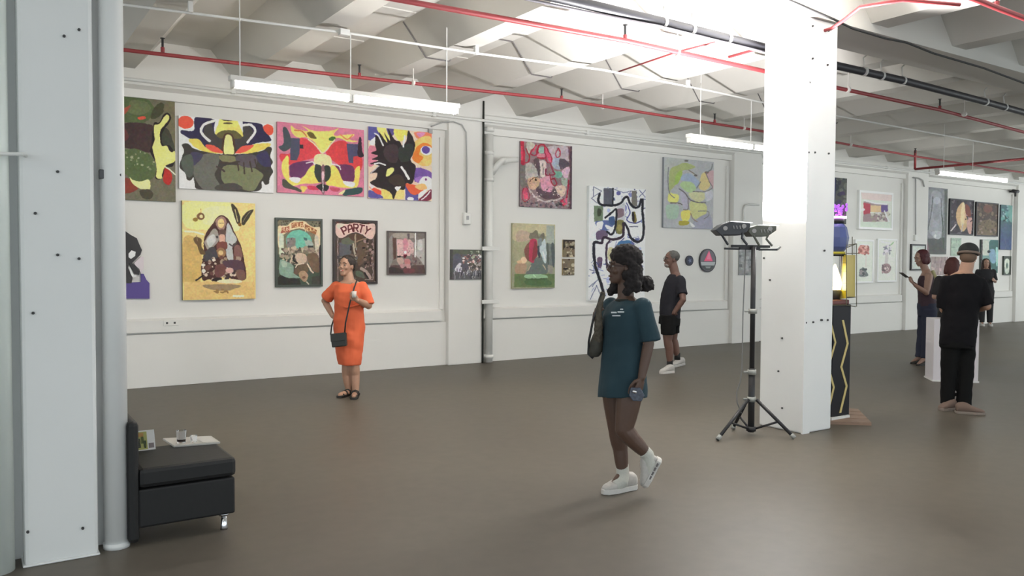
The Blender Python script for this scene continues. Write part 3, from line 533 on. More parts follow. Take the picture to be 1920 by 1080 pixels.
artwork('painting', 'misty green painting of figures in red and white', 'painting', [(960.4,418),(1041.4,421.3),(1039.6,540),(960.6,541.3)], [
 ('p', (176,168,136), [(110,60),(700,80),(690,300),(400,200),(110,320)]), ('p', (150,146,118), [(110,330),(330,300),(330,620),(110,620)]), ('p', (170,150,132), [(150,180),(330,200),(330,300),(150,330)]),
 ('P', (110,116,112), [(570,360),(690,380),(690,700),(570,660)]), ('P', (150,156,146), [(570,100),(690,100),(690,370),(570,350)]), ('p', (80,88,88), [(640,380),(690,380),(690,660),(660,680)]), ('p', (84,90,84), [(570,400),(600,370),(610,640),(575,640)]),
 ('p', (122,80,70), [(250,440),(330,340),(340,600),(280,580)]), ('e', (230,180,150), 240, 600, 44, 50), ('e', (196,164,130), 180, 625, 36, 24),
 ('p', (112,108,92), [(330,210),(370,200),(400,170),(440,175),(460,260),(500,220),(540,210),(545,290),(500,320),(430,280),(330,290)]),
 ('p', (96,104,100), [(430,560),(560,560),(590,700),(560,800),(300,800),(280,780),(330,680)]), ('p', (168,60,82), [(330,310),(420,300),(440,420),(400,560),(380,640),(320,600),(320,450)]), ('p', (130,56,62), [(400,330),(440,400),(430,540),(360,600)]),
 ('p', (60,66,72), [(440,400),(480,420),(480,550),(450,560)]), ('p', (176,186,188), [(480,380),(550,290),(570,420),(570,620),(540,640),(500,540),(470,460)]), ('l', (216,222,220), 16, [(520,480),(550,600)]), ('p', (120,130,132), [(450,300),(500,280),(500,380),(460,390)]),
 ('l', (176,160,134), 14, [(340,680),(300,750)]), ('l', (176,160,134), 14, [(520,670),(560,730)]), ('p', (156,130,110), [(130,660),(280,660),(250,800),(130,790)]), ('p', (140,134,124), [(590,680),(660,700),(650,800),(600,780)]),
 ('P', (96,112,76), [(110,800),(690,800),(690,990),(110,990)]), ('p', (76,100,66), [(280,880),(560,870),(640,960),(300,960)]), ('p', (140,170,136), [(270,810),(430,800),(570,820),(560,860),(280,860)]), ('l', (176,200,170), 12, [(380,810),(410,840)]), ('L', (60,74,52), 9, [(270,868),(570,872)])],
 (140,140,116), O8, S8, edge=(150,148,120), depth=.04)
for lab, cs, sd in (('upper of two small brown pictures stacked by the misty green painting', [(1055.8,449.5),(1077.8,449.5),(1077.5,482),(1055.8,482)], 81), ('lower of two small brown pictures stacked by the misty green painting', [(1055.2,485.2),(1077.4,485.2),(1076.5,515.7),(1054.5,515.7)], 82)):
    artwork('small_picture', lab, 'picture', cs, [('n', 0, sd, 50, (815,310,985,815), 20, [(150,140,120),(104,90,76),(60,48,40),(180,170,146)]), ('P', (40,32,28), [(815,305),(985,305),(985,330),(840,330),(840,420),(815,420)]), ('e', (24,20,18), 850, 725, 36, 14), ('P', (40,34,28), [(910,390),(975,390),(975,430),(910,430)])],
        (110,98,80), O8, S8, edge=(150,130,90), depth=.02, group=None)
O9, S9 = (1095, 340), 4.696
NV, BK, WH = (58,60,120), (26,24,34), (222,224,232)
artwork('painting', 'tall white canvas of tangled black and blue loops behind the teal dress woman', 'painting', [(1103.5,348.5),(1211,355),(1208,563),(1104,561.5)], [
 ('n', 0, 91, 60, (180,100,540,1000), 22, [(120,124,176),(170,176,206),(232,232,240),(90,96,140)]),
 ('n', 0, 92, 90, (170,60,530,620), 18, [(60,62,110),(226,228,236),(150,150,180)], 'l'),
 ('P', (104,118,96), [(80,215),(160,215),(160,350),(85,355)]), ('p', (60,66,50), [(115,240),(145,250),(140,300),(112,300)]), ('P', (84,84,96), [(165,60),(250,60),(250,210),(165,205)]), ('P', WH, [(262,80),(330,80),(320,190),(265,200)]), ('e', (90,88,140), 295, 105, 20, 18),
 ('P', (110,106,100), [(415,80),(460,80),(465,220),(415,215)]), ('p', (186,186,190), [(290,200),(350,190),(350,340),(290,340)]), ('p', (120,100,110), [(280,250),(340,240),(340,300),(290,320)]), ('P', WH, [(390,240),(500,240),(500,480),(420,500),(390,420)]), ('p', (116,104,52), [(420,280),(445,270),(460,350),(430,370)]), ('p', (34,26,30), [(418,275),(436,275),(438,350),(420,350)]), ('p', (112,108,64), [(280,350),(345,350),(340,450),(280,450)]), ('e', (140,130,80), 308, 410, 20, 30),
 ('p', (84,96,140), [(100,350),(270,350),(200,430),(130,420)]), ('p', WH, [(110,360),(160,350),(150,420),(110,400)]), ('p', (226,228,240), [(180,380),(250,410),(200,420)]), ('p', (60,84,120), [(210,320),(260,310),(260,380),(220,370)]), ('p', (96,80,104), [(110,440),(180,430),(200,490),(110,510)]), ('P', (216,218,222), [(110,550),(185,550),(185,670),(110,670)]), ('p', (90,70,90), [(115,670),(155,670),(150,750),(120,750)]), ('p', (180,176,140), [(205,590),(250,590),(240,690),(205,680)]), ('p', (70,110,150), [(300,530),(400,520),(400,570),(300,580)]),
 ('n', 0, 93, 30, (60,700,240,1000), 16, [NV,(120,126,170),(90,94,130)], 'l'), ('P', (216,220,222), [(50,780),(100,830),(60,920)]), ('P', (216,220,222), [(95,900),(120,870),(150,1020),(70,1020)]),
 ('L', (110,112,130), 7, [(75,50),(150,85),(60,150),(110,190)]), ('L', (110,112,130), 7, [(75,50),(75,140)]), ('L', (100,104,130), 7, [(50,770),(110,790),(75,730)]), ('L', (100,104,130), 7, [(50,920),(140,840)]), ('L', (100,104,130), 7, [(60,1030),(110,910),(150,1000)]), ('L', (110,112,140), 8, [(485,75),(540,135)]), ('L', (110,112,140), 8, [(545,75),(485,135)]), ('L', (110,112,140), 7, [(260,70),(340,100),(410,85),(390,110)]),
 ('l', BK, 20, [(130,110),(120,170),(150,205),(260,210),(320,185),(350,145),(380,140),(400,190),(440,230),(480,220),(500,160)]), ('l', BK, 22, [(515,160),(515,260),(525,400),(515,500),(470,535),(410,500),(380,420),(350,370)]), ('L', BK, 12, [(248,60),(246,200)]),
 ('l', BK, 18, [(180,320),(240,270),(275,245),(280,300),(265,420),(235,465),(195,440)]), ('l', (44,30,44), 22, [(110,530),(150,540),(170,490),(240,510),(300,500),(340,470),(340,370)]), ('l', BK, 24, [(110,530),(85,545),(90,680),(110,780),(150,900),(175,1000)]), ('l', (60,44,60), 18, [(220,525),(195,560),(190,660),(200,760)]), ('l', NV, 10, [(370,190),(400,280),(370,340),(440,370),(500,350)]), ('l', (60,60,80), 8, [(395,400),(470,400)])],
 (214,218,222), O9, S9, edge=(206,210,210), depth=.06)
O10, S10 = (1235, 285), 6.965
artwork('painting', 'pale abstract painting of yellow and lime curved shapes', 'painting', [(1244.3,294),(1338,304),(1337,429.3),(1244.3,427)], [
 ('p', (166,170,166), [(90,90),(320,100),(250,200),(130,300),(90,280)]), ('p', (156,166,112), [(140,240),(240,170),(340,140),(470,190),(380,230),(300,250),(230,400),(170,480),(130,500)]), ('p', (150,176,92), [(200,400),(220,300),(270,240),(300,270),(250,400),(200,430)]),
 ('p', (150,164,184), [(300,300),(400,280),(500,360),(530,400),(490,470),(430,400),(290,370)]), ('p', (164,188,140), [(270,430),(330,380),(430,400),(480,470),(440,520),(360,520)]), ('p', (200,184,132), [(530,380),(560,280),(610,280),(670,430),(600,500),(520,470)]), ('p', (186,156,160), [(620,290),(720,250),(720,460),(690,450)]), ('e', (122,96,88), 620, 265, 30, 16),
 ('p', (190,190,150), [(380,540),(540,520),(620,560),(560,640),(440,620)]), ('p', (188,188,194), [(600,530),(700,500),(700,600),(620,640)]), ('p', (190,192,134), [(410,640),(600,670),(620,790),(540,890),(460,870),(410,780)]), ('p', (210,206,120), [(130,530),(180,540),(250,560),(250,640),(200,660),(120,640)]), ('p', (170,166,180), [(270,530),(330,530),(370,620),(370,740),(320,740),(290,640)]),
 ('p', (156,178,160), [(100,700),(250,700),(250,840),(200,880),(110,860)]), ('p', (226,204,108), [(290,780),(400,760),(400,860),(360,910),(300,890)]), ('p', (160,150,60), [(270,900),(390,910),(370,950),(270,960)]), ('p', (150,150,166), [(460,900),(650,800),(710,960),(700,1000),(440,1000)]), ('p', (226,222,214), [(400,910),(470,970),(430,980)]),
 ('l', (116,116,120), 12, [(125,200),(115,300),(120,420),(140,540),(200,600)]), ('l', (104,100,104), 14, [(260,480),(330,530),(400,620),(500,655),(610,660)]), ('l', (116,110,106), 12, [(375,590),(378,740),(320,750)]), ('l', (104,96,92), 13, [(150,665),(260,668),(300,690)]), ('l', (120,116,112), 11, [(440,515),(600,515),(700,465),(660,390),(610,280)]), ('l', (120,112,100), 13, [(380,235),(430,265),(490,310)]), ('e', (96,90,90), 475, 305, 20, 14), ('l', (116,118,120), 14, [(700,160),(680,230),(620,260)]), ('l', (120,116,112), 10, [(510,770),(640,770),(650,830),(590,870)]), ('l', (140,116,100), 12, [(410,800),(440,870),(500,910)]), ('e', (112,110,100), 350, 115, 28, 14), ('l', (120,118,120), 14, [(540,390),(490,470)])],
 (164,166,168), O10, S10, edge=(120,124,130), depth=.045, rough=.22)
# round works
def round_work(label, cpx, cpy, rx, ry, parts, edge):
    c = on_y(cpx, cpy, W-.03); r = (on_y(cpx, cpy-ry, W-.03).z-on_y(cpx, cpy+ry, W-.03).z)/2
    t = empty('round_picture', (c.x, W, c.z-r), label, 'picture')
    MB().tube([(c.x, W-.001, c.z), (c.x, W-.03, c.z)], r, 40).build('disc', mat('disc %d %d %d' % edge, rgb(edge, K), .4), t)
    for nm, poly, col, lift in parts:
        MB().prism([(c.x+x*r, W-.03-lift, c.z+z*r) for x, z in poly], (0, lift-.0005, 0)).build(nm, mat('disc %d %d %d' % col, rgb(col, K), .5), t)
circ = lambda rr, n=30: [(rr*math.cos(6.2832*i/n), rr*math.sin(6.2832*i/n)) for i in range(n)]
round_work('small navy round picture behind the man in shorts', 1293.5, 488.7, 8, 9.5, [('motif', circ(.72), (34,40,66), .002), ('star', [(x*(.5 if i % 2 else .22), z*(.5 if i % 2 else .22)) for i, (x, z) in enumerate(circ(1, 10))], (96,104,130), .003)], (26,28,44))
arcb = [(.86*math.cos(math.radians(a_)), .86*math.sin(math.radians(a_))) for a_ in range(-170, -9, 10)]
round_work('large dark round picture with a pink triangle', 1327.5, 488.5, 15, 22, [('field', circ(.9), (96,92,100), .002), ('band', [(-.88,-.12),(.88,-.12),(.78,-.42),(-.78,-.42)], (160,164,166), .004), ('base', [(-.78,-.42),(.78,-.42)]+[(.86*math.cos(math.radians(a_)), .86*math.sin(math.radians(a_))) for a_ in range(-32,-149,-8)], (60,66,66), .004),
   ('triangle', [(-.5,-.06),(.55,-.06),(.1,.84)], (226,84,120), .005), ('shade', [(-.2,.1),(.1,.78),(.3,.1)], (236,120,150), .006), ('motif', [(-.35,-.5),(.35,-.5),(.2,-.66),(-.2,-.66)], (130,134,134), .005)], (34,34,40))
# behind / beyond the right column
O13, S13 = (1560, 320), 4.5
artwork('painting', 'dark charcoal and violet picture edging out behind the white column', 'painting', [(1532,328),(1587.5,336),(1587,420),(1532,418)], [('n', 0, 3, 60, (-120,60,125,300), 22, [(70,72,70),(96,98,92),(48,50,60),(60,50,80)]), ('P', (44,44,80), [(-120,60),(30,65),(20,380),(-120,380)]), ('n', 0, 4, 40, (-40,290,120,430), 13, [(130,60,130),(90,50,110),(60,40,70)])], (72,74,72), O13, S13, edge=(50,50,52))
artwork('picture', 'white framed print of a pink house right of the column', 'picture', [(1610,356.5),(1674.8,361.5),(1672.5,432.3),(1610.5,429)], [
 ('P', (206,190,186), [(240,180),(510,200),(500,260),(250,240)]), ('P', (150,130,132), [(265,260),(470,285),(470,430),(262,430)]), ('P', (170,70,84), [(262,270),(320,280),(320,360),(265,370)]), ('P', (206,180,140), [(322,290),(410,295),(410,350),(322,350)]), ('P', (96,80,130), [(412,290),(468,290),(468,345),(412,350)]), ('L', (250,246,240), 12, [(270,250),(360,275),(460,285)]), ('L', (240,236,226), 9, [(322,355),(410,358)]), ('n', 0, 5, 40, (330,360,480,430), 12, [(150,146,130),(190,186,176),(120,110,110)]), ('L', (240,250,246), 10, [(440,340),(490,460)]), ('P', (196,206,192), [(240,432),(505,432),(505,500),(240,490)]), ('e', (250,240,240), 258, 328, 18, 10)],
 (200,204,194), O13, S13, edge=(214,218,212), frame=(222,226,220), fw=.05, depth=.05, rough=.12)
artwork('picture', 'white framed print with two drawings half behind the lantern cage', 'picture', [(1603,449),(1637.5,450),(1637,531),(1603,530)], [
 ('e', (196,140,132), 265, 665, 48, 42), ('n', 0, 6, 26, (225,630,310,710), 11, [(176,110,106),(206,170,160),(150,96,90)]), ('L', (206,196,190), 6, [(285,715),(285,810)]), ('p', (110,116,116), [(232,890),(240,840),(262,815),(290,850),(305,890)]), ('n', 0, 7, 22, (235,830,300,890), 9, [(80,84,86),(150,140,140)]), ('L', (240,240,236), 8, [(230,622),(310,628)])],
 (206,210,200), O13, S13, edge=(214,218,212), frame=(218,222,216), fw=.035, depth=.04, rough=.12)
artwork('picture', 'white framed print with two drawings, fully visible left of the pilaster', 'picture', [(1644.5,447.5),(1681.5,448.5),(1680.5,529),(1645,528)], [
 ('n', 0, 8, 40, (430,630,495,705), 11, [(130,130,140),(176,170,180),(206,200,206)]), ('p', (190,186,184), [(450,700),(470,700),(470,790),(445,790)]), ('e', (150,126,128), 458, 825, 40, 42), ('e', (206,190,186), 460, 828, 18, 18), ('n', 0, 9, 24, (425,790,495,865), 9, [(110,96,100),(176,150,150)]), ('L', (240,236,232), 14, [(415,600),(480,612)]), ('l', (150,180,140), 9, [(495,625),(515,605)])],
 (208,212,202), O13, S13, edge=(214,218,212), frame=(220,224,218), fw=.035, depth=.04, rough=.12)
artwork('print', 'grey print on the second pilaster behind the tripod pole', 'print', [(1386,464),(1416,465),(1416,516),(1386,515)], [('n', 0, 10, 40, (0,0,30,60), 4, [(120,122,122),(160,162,162),(100,102,104)], 's')], (136,138,138), (1386,462), 1.0, edge=(120,122,122), depth=.02, wallY=W-PD)
O14, S14 = (1690, 330), 4.696
artwork('painting', 'tall grey painting of a shrouded standing figure', 'painting', [(1730.5,349.6),(1775.7,354),(1775.3,476.5),(1731.5,476)], [
 ('p', (130,132,136), [(230,120),(370,130),(390,400),(370,560),(240,540),(215,300)]), ('p', (152,154,160), [(260,140),(340,150),(360,300),(350,520),(250,500),(250,300)]), ('e', (168,170,178), 305, 215, 34, 30), ('p', (140,142,148), [(285,260),(330,260),(330,370),(280,380)]), ('l', (100,102,106), 9, [(270,180),(262,300),(235,470)]), ('l', (104,106,110), 9, [(345,200),(350,330),(372,480)]),
 ('P', (84,86,84), [(205,555),(400,540),(400,690),(230,690)]), ('P', (90,94,92), [(372,120),(402,120),(400,690),(385,690)]), ('p', (170,172,176), [(270,490),(350,490),(340,550),(290,545)]), ('e', (206,206,206), 300, 528, 8, 16), ('p', (120,96,104), [(195,560),(230,560),(250,690),(195,690)]), ('l', (70,84,70), 7, [(352,340),(362,400),(375,640)])],
 (112,114,116), O14, S14, edge=(90,92,94))
artwork('painting', 'dark framed painting with a pale golden draped figure', 'painting', [(1780.5,371.5),(1826,376),(1824.3,441.3),(1780.5,439.8)], [
 ('n', 0, 14, 60, (430,200,632,520), 18, [(70,64,74),(50,44,50),(96,88,92)]), ('p', (190,160,120), [(490,290),(540,230),(560,300),(580,430),(540,490),(500,430),(480,360)]), ('p', (206,186,150), [(530,250),(555,250),(550,420),(520,420)]), ('p', (110,60,50), [(560,250),(600,280),(610,360),(570,340)]), ('p', (190,150,140), [(575,400),(620,370),(615,500),(590,500)]), ('l', (200,190,190), 12, [(440,480),(480,430)]), ('l', (180,170,170), 8, [(530,490),(540,420)]), ('n', 0, 15, 14, (560,330,625,420), 9, [(176,140,140),(60,40,44)])],
 (58,52,58), O14, S14, edge=(34,32,36), frame=(34,32,38), fw=.03)
artwork('painting', 'dark framed brown painting, right neighbour of the golden figure', 'painting', [(1830,378.5),(1872,381.2),(1870.2,444),(1829.6,442.4)], [
 ('n', 0, 16, 90, (665,240,850,530), 16, [(96,80,70),(72,62,56),(120,104,90),(60,52,52)]), ('e', (110,76,66), 760, 290, 40, 36), ('p', (110,96,76), [(690,400),(830,400),(830,510),(700,510)]), ('n', 0, 17, 40, (680,380,840,500), 9, [(140,120,110),(80,70,60)])],
 (76,64,58), O14, S14, edge=(34,30,30), frame=(36,30,32), fw=.03)
artwork('painting', 'narrow teal and blue painting at the right end of the wall', 'painting', [(1876,384),(1897.7,385),(1897,468.5),(1876,468)], [
 ('g', (70,84,116), 400, 560), ('n', 0, 18, 40, (880,260,975,400), 13, [(44,60,60),(96,140,140),(130,160,160)]), ('p', (110,150,144), [(940,270),(975,260),(975,400),(945,380)]), ('n', 0, 19, 20, (880,420,975,640), 12, [(64,76,110),(80,90,116)], 'v')],
 (74,100,106), O14, S14, edge=(50,60,70))
artwork('picture', 'small pale green picture above the capped man', 'picture', [(1783.7,446),(1802,446.5),(1802,480),(1783.7,479.5)], [('n', 0, 20, 40, (440,545,525,700), 12, [(150,170,156),(176,190,176),(120,140,126)], 'l')], (160,176,162), O14, S14, edge=(170,180,170), depth=.02)
artwork('painting', 'teal and white painting behind the head of the capped man', 'painting', [(1839,449),(1872,450),(1870.5,512),(1839,511.5)], [
 ('P', (176,180,170), [(700,560),(780,565),(770,700),(715,700)]), ('p', (60,96,92), [(780,570),(855,570),(850,850),(790,800),(770,640)]), ('p', (120,150,170), [(770,660),(820,650),(830,760),(790,760)]), ('e', (30,40,40), 768, 665, 14, 12), ('L', (40,30,30), 12, [(706,560),(706,850)]), ('p', (150,190,180), [(830,640),(850,640),(848,780),(835,780)])],
 (110,140,134), O14, S14, edge=(60,70,66))
artwork('picture', 'small dark framed upright picture at the lower right end of the wall', 'picture', [(1881.3,480),(1895.6,480.3),(1894.3,515.8),(1881.3,515)], [('p', (190,196,184), [(910,740),(950,740),(945,850),(915,850)]), ('e', (80,100,90), 930, 790, 8, 26)], (70,76,70), O14, S14, edge=(60,66,60), frame=(56,66,60), fw=.02, depth=.03)
artwork('picture', 'black framed white picture behind the red haired phone user', 'picture', [(1708,458),(1735,458),(1735,507),(1708,507)], [('P', (190,196,190), [(100,610),(200,610),(200,830),(100,830)]), ('e', (120,140,130), 170, 700, 30, 40)], (196,200,194), O14, S14, edge=(40,40,40), frame=(36,34,36), fw=.035, depth=.03, wallY=W-PD)
artwork('picture', 'pinkish grey picture under the tall shrouded figure painting', 'picture', [(1746,481),(1777,481.5),(1777,516),(1746,515.5)], [('n', 0, 23, 30, (270,710,410,870), 18, [(160,146,146),(130,116,116),(180,164,160)], 'v')], (150,136,134), O14, S14, edge=(190,190,184), depth=.02)
# cut-out: seated black figure on a purple block
pts = lambda P, Y: [on_y(220+x/4.5, 360+y/4.5, Y) for x, y in P]
base = pts([(-150,770),(30,768),(200,760),(200,690),(222,690),(245,740),(272,770),(272,900),(-150,900)], W-.03)
t = empty('cutout_panel', (base[0].x, W, base[-1].z), 'black seated figure cutout on a purple block, lower left by the column', 'picture')
MB().prism(base, (0, .029, 0)).build('purple_block', mat('purple paint', rgb((76,62,124), K), .5), t)
fig = pts([(-120,770),(-130,560),(-110,400),(-60,340),(-20,300),(-30,250),(0,205),(35,200),(60,225),(68,330),(110,360),(165,390),(185,440),(208,490),(195,530),(150,575),(125,600),(150,620),(185,670),(185,700),(150,690),(120,640),(100,600),(90,640),(130,720),(120,770)], W-.034)
MB().prism(fig, (0, .033, 0)).build('black_figure', mat('black print', rgb((40,38,40), K), .5), t)
MB().prism(pts([(95,520),(120,492),(155,505),(150,540),(115,565),(95,550)], W-.036), (0, .003, 0)).build('white_shape', mat('white print', rgb((220,220,214), K), .5), t)
MB().prism(pts([(140,600),(200,545),(222,545),(222,640),(200,690),(185,650),(150,618)], W-.030), (0, .025, 0)).build('pale_shape', mat('pale pink print', rgb((196,186,190), K), .5), t)
MB().prism(pts([(95,625),(110,640),(140,700),(165,700),(160,715),(130,722),(112,690)], W-.037), (0, .003, 0)).build('white_shape', MATS['white print'], t)
# ------------------------------------------------------------------ pipes and cables under the ceiling
def run(name, label, cat, pts, r, m, z=None, hang=(), heads=(), n=12, clampm=None, straight=False, topz=None, headh=.09):
    P = [on_z(x, y, z) for x, y in pts] if z is not None else [Vector(p) for p in pts]
    t = empty(name, P[0], label, cat)
    MB().tube(P, r, n).build('pipe', m, t, smooth=True)
    for (x, y) in hang:          # ring and rod up to the slab
        p = on_z(x, y, z)
        h = MB().tube([p+Vector((-.012,0,0)), p+Vector((.012,0,0))], r+.012, 12).build('ring', clampm or m, t, smooth=True)
        MB().tube([p+Vector((0,0,r)), (p.x, p.y, ZS)], .006, 6).build('hanger_rod', PIPEW, t)
    for (x, y) in heads:
        p = on_z(x, y, z); hd = empty('sprinkler_head', p); hd.parent = t; hd.matrix_parent_inverse = parent_inv(t)
        MB().tube([p, p+Vector((0,0,r+.03))], .018, 8).build('fitting', m, hd)
        mb = MB().tube([p+Vector((0,0,r+.03)), p+Vector((0,0,r+headh))], .011, 8); mb.tube([p+Vector((0,0,r+headh)), p+Vector((0,0,r+headh+.006))], .022, 8)
        mb.build('nozzle', BLK, hd)
    return t
A0 = on_z(228, 93, 3.75)
pa = [on_z(x, y, 3.75) for x, y in ((228,93),(655,143),(1053,187),(1423,245),(1562,266),(1715,293),(1800,306),(1920,324))]
pa = [pa[0]+Vector((-6, .5, 0))] + pa + [pa[-1]+Vector((6, .2, 0))]
tA = run('sprinkler_pipe', 'red sprinkler pipe running nearest the picture wall', 'pipe', pa, .021, REDP, None)
def add_heads(t, pxs, z, r, hang):
    for (x, y) in pxs:
        p = on_z(x, y, z)
        mb = MB().tube([p, p+Vector((0,0,r+.03))], .02, 8); mb.build('fitting', REDP, t)
        mb = MB().tube([p+Vector((0,0,r+.02)), p+Vector((0,0,r+.12))], .012, 8); mb.tube([p+Vector((0,0,r+.12)), p+Vector((0,0,r+.126))], .024, 8); mb.build('sprinkler_head', BLK, t)
    for (x, y) in hang:
        p = on_z(x, y, z); MB().tube([p+Vector((-.012,0,0)), p+Vector((.012,0,0))], r+.012, 12).build('hanger_ring', mat('white hanger', (.7,.68,.64), .5), t)
        MB().tube([p+Vector((0,0,r)), (p.x, p.y, ZS)], .006, 6).build('hanger_rod', MATS['white hanger'], t)
add_heads(tA, [(305,98),(674,145),(1053,187),(1340,231),(1716,292)], 3.75, .021, [(775,155),(1130,200),(1395,240),(1595,271)])
pb = [on_z(x, y, 3.7) for x, y in ((750,0),(1172,76),(1423,131),(1562,163),(1762,206),(1920,248))]
pb = [pb[0]+Vector((-8, .3, 0))] + pb + [pb[-1]+Vector((13, .6, 0))]
tB = run('sprinkler_pipe', 'red sprinkler pipe passing behind the top of the right column', 'pipe', pb, .024, REDP)
add_heads(tB, [(1172,76),(1762,206)], 3.7, .024, [(1270,98),(1590,168),(1808,214)])
pd = [on_z(x, y, 3.72) for x, y in ((1066,0),(1240,41),(1424,87),(1563,122),(1693,151),(1847,191),(1920,211))]
pd = [pd[0]+Vector((-9, 0, 0))] + pd + [pd[-1]+Vector((14, .4, 0))]
tD = empty('black_pipe', pd[1], 'thick black pipe hung along the girder behind the right column', 'pipe')
MB().tube(pd, .043, 18).build('pipe', mat('black pipe', (.022,.022,.028), .5), tD, smooth=True)
for x, y in ((1244,42),(1297,55),(1365,72),(1620,134),(1652,142),(1692,151),(1847,191),(1883,201)):
    p = on_z(x, y, 3.72); MB().tube([p+Vector((-.014,0,0)), p+Vector((.014,0,0))], .052, 18).build('clamp', mat('pale strap', (.6,.6,.58), .5), tD, smooth=True)
    MB().tube([p+Vector((0,0,.05)), p+Vector((.03,.03,.16)), p+Vector((.09,.03,.20))], .008, 6).build('strap', MATS['pale strap'], tD)
pt = [on_z(x, y, 3.66) for x, y in ((994,0),(1120,26),(1240,51),(1424,96),(1563,132))]
tag(MB().tube([pt[0]+Vector((-6,0,0))]+pt, .012, 8).build('conduit', mat('grey cable', (.16,.15,.17), .5), smooth=True), 'thin dark conduit just below the thick black pipe', 'conduit')
pr_ = [on_z(x, y, 3.7) for x, y in ((1833,0),(1870,15),(1920,34))]
tR = run('sprinkler_pipe', 'red sprinkler pipe in the top right corner of the photo', 'pipe', [pr_[0]+Vector((-9,0,0))]+pr_+[pr_[-1]+Vector((16,0,0))], .024, REDP)
add_heads(tR, [(1869,15)], 3.7, .024, [])
pe = [on_z(x, y, 3.75) for x, y in ((1558,54),(1583,37),(1613,13),(1693,0))]
tag(MB().tube([Vector((pe[0].x, 5.9, 3.74))]+[pe[0]]+pe[1:]+[pe[-1]+Vector((.5,-.2,0))], .016, 8).build('branch_pipe', REDP, smooth=True), 'short red branch pipe crossing the girder right of the column top', 'pipe')
pe = [on_z(x, y, 3.88) for x, y in ((1152,137),(1267,98),(1353,76))]
tag(MB().tube(pe, .010, 8).build('branch_pipe', REDP, smooth=True), 'thin red branch line crossing over the ceiling left of the column', 'pipe')
# drop leg at the far right and the run that leaves it towards the viewer
g = on_z(1716, 293, 3.75); g2 = g+Vector((0,0,-.26)); h = on_z(1920, 298, g2.z)
tE = empty('sprinkler_pipe', g2, 'red pipe dropping from the sprinkler line and turning off above the far tube light', 'pipe')
MB().tube([g+Vector((0,0,.12)), g, g2], .024, 10).build('drop_leg', REDP, tE, smooth=True)
MB().tube([g2, h, h+(h-g2)*.8], .024, 10).build('cross_pipe', REDP, tE, smooth=True)
# white lighting conduit
pw = [on_z(x, y, 3.84) for x, y in ((228,8),(645,61),(893,100),(1130,131),(1330,170),(1420,190))]
tC = empty('conduit', pw[0], 'thin white conduit feeding the tube lights across the ceiling', 'conduit')
MB().tube([pw[0]+Vector((-6,.2,0))]+pw+[pw[-1]+Vector((14,.4,0))], .013, 8).build('tube', PIPEW, tC, smooth=True)
MB().box(tuple(pw[1]-Vector((.05,.035,.03))), tuple(pw[1]+Vector((.05,.035,.03)))).build('junction_box', PIPEW, tC, bevel=.005)
for x, y in ((357,20),(893,100),(1290,162)):
    p = on_z(x, y, 3.84); MB().box(tuple(p-Vector((.02,.02,.015))), tuple(p+Vector((.02,.02,.08)))).build('clip', PIPEW, tC)
# cable following the joist profile
def zig(Yc, k0, k1, label):
    pts_ = []
    for k in range(k0, k1):
        xc = XP0+PITCHX/4*k; q_ = .012
        pts_ += [(xc-JT, Yc, ZS-q_), (xc-JW-.01, Yc, ZJ-q_), (xc+JW+.01, Yc, ZJ-q_), (xc+JT, Yc, ZS-q_)]
    tag(MB().tube(pts_, .008, 6).build('ceiling_cable', mat('dark cable', (.12,.11,.11), .6)), label, 'cable')
zig(8.35, 2, 8, 'thin dark cable zigzagging over the ceiling joists')
# sagging black cable under the girder
pc_ = [on_y(x, y, 4.66) for x, y in ((1521,18),(1563,36),(1600,54),(1660,72),(1700,80),(1750,100),(1845,128),(1920,156))]
tag(MB().tube([pc_[0]+Vector((-.5,0,.05))]+pc_+[pc_[-1]+Vector((3,0,0))], .011, 8).build('girder_cable', mat('dark cable'if 0 else 'black cable', (.03,.03,.03), .6), smooth=True), 'black cable strung along the girder right of the column', 'cable')
# wall conduits
pw2 = [Vector((on_y(228, 145, W-.19).x-5, W-.19, 3.745)), Vector((on_y(866, 205, W-.19).x, W-.19, 3.745)), Vector((XR-.2, W-.19, 3.745))]
t = empty('conduit', pw2[1], 'white conduit running along the cornice of the picture wall', 'conduit')
MB().tube(pw2, .022, 10).build('tube', PIPEW, t, smooth=True)
for i in range(9): MB().box((-3+i*2.9, W-.215, 3.715), (-2.95+i*2.9, W-.15, 3.775)).build('clip', PIPEW, t)
# pilaster one: bent conduit, socket, dark gap pipe, white soil pipe with branch
GREY = mat('grey conduit', (.42,.42,.41), .5)
cp = [on_y(x, y, W-PD-.03) for x, y in ((808,237),(830,229),(850,228),(866,234),(874,248),(875,300),(875,400))]
t = empty('conduit', cp[-1], 'bent grey conduit dropping to a socket box on the first pilaster', 'conduit')
MB().tube(cp, .011, 8).build('tube', GREY, t, smooth=True)
p = cp[-1]; MB().box((p.x-.06, W-PD-.06, p.z-.17), (p.x+.06, W-PD, p.z+.01)).build('socket_box', PIPEW, t, bevel=.008)
MB().box((p.x-.02, W-PD-.066, p.z-.10), (p.x+.02, W-PD-.058, p.z-.04)).build('socket', mat('socket grey', (.4,.4,.4), .5), t)
p = on_y(808, 245, W-.05); MB().box((p.x-.03, W-.05, p.z-.04), (p.x+.03, W-.001, p.z+.03)).build('bracket', GREY, t)
gx = on_y(905.5, 500, W-PD-.02).x
t = empty('conduit', (gx, W-PD-.02, 0), 'black vertical conduit along the right edge of the first pilaster', 'conduit')
MB().tube([(gx, W-PD-.02, 0), (gx, W-PD-.02, on_y(906, 190, W-PD).z)], .016, 8).build('tube', mat('black conduit', (.03,.035,.03), .5), t, smooth=True)
for py in (466, 566): 
    z_ = on_y(905, py, W-.15).z; MB().box((gx-.03, W-PD-.06, z_-.03), (gx+.28, W-PD-.035, z_+.03)).build('strap', PIPEW, t, bevel=.004)
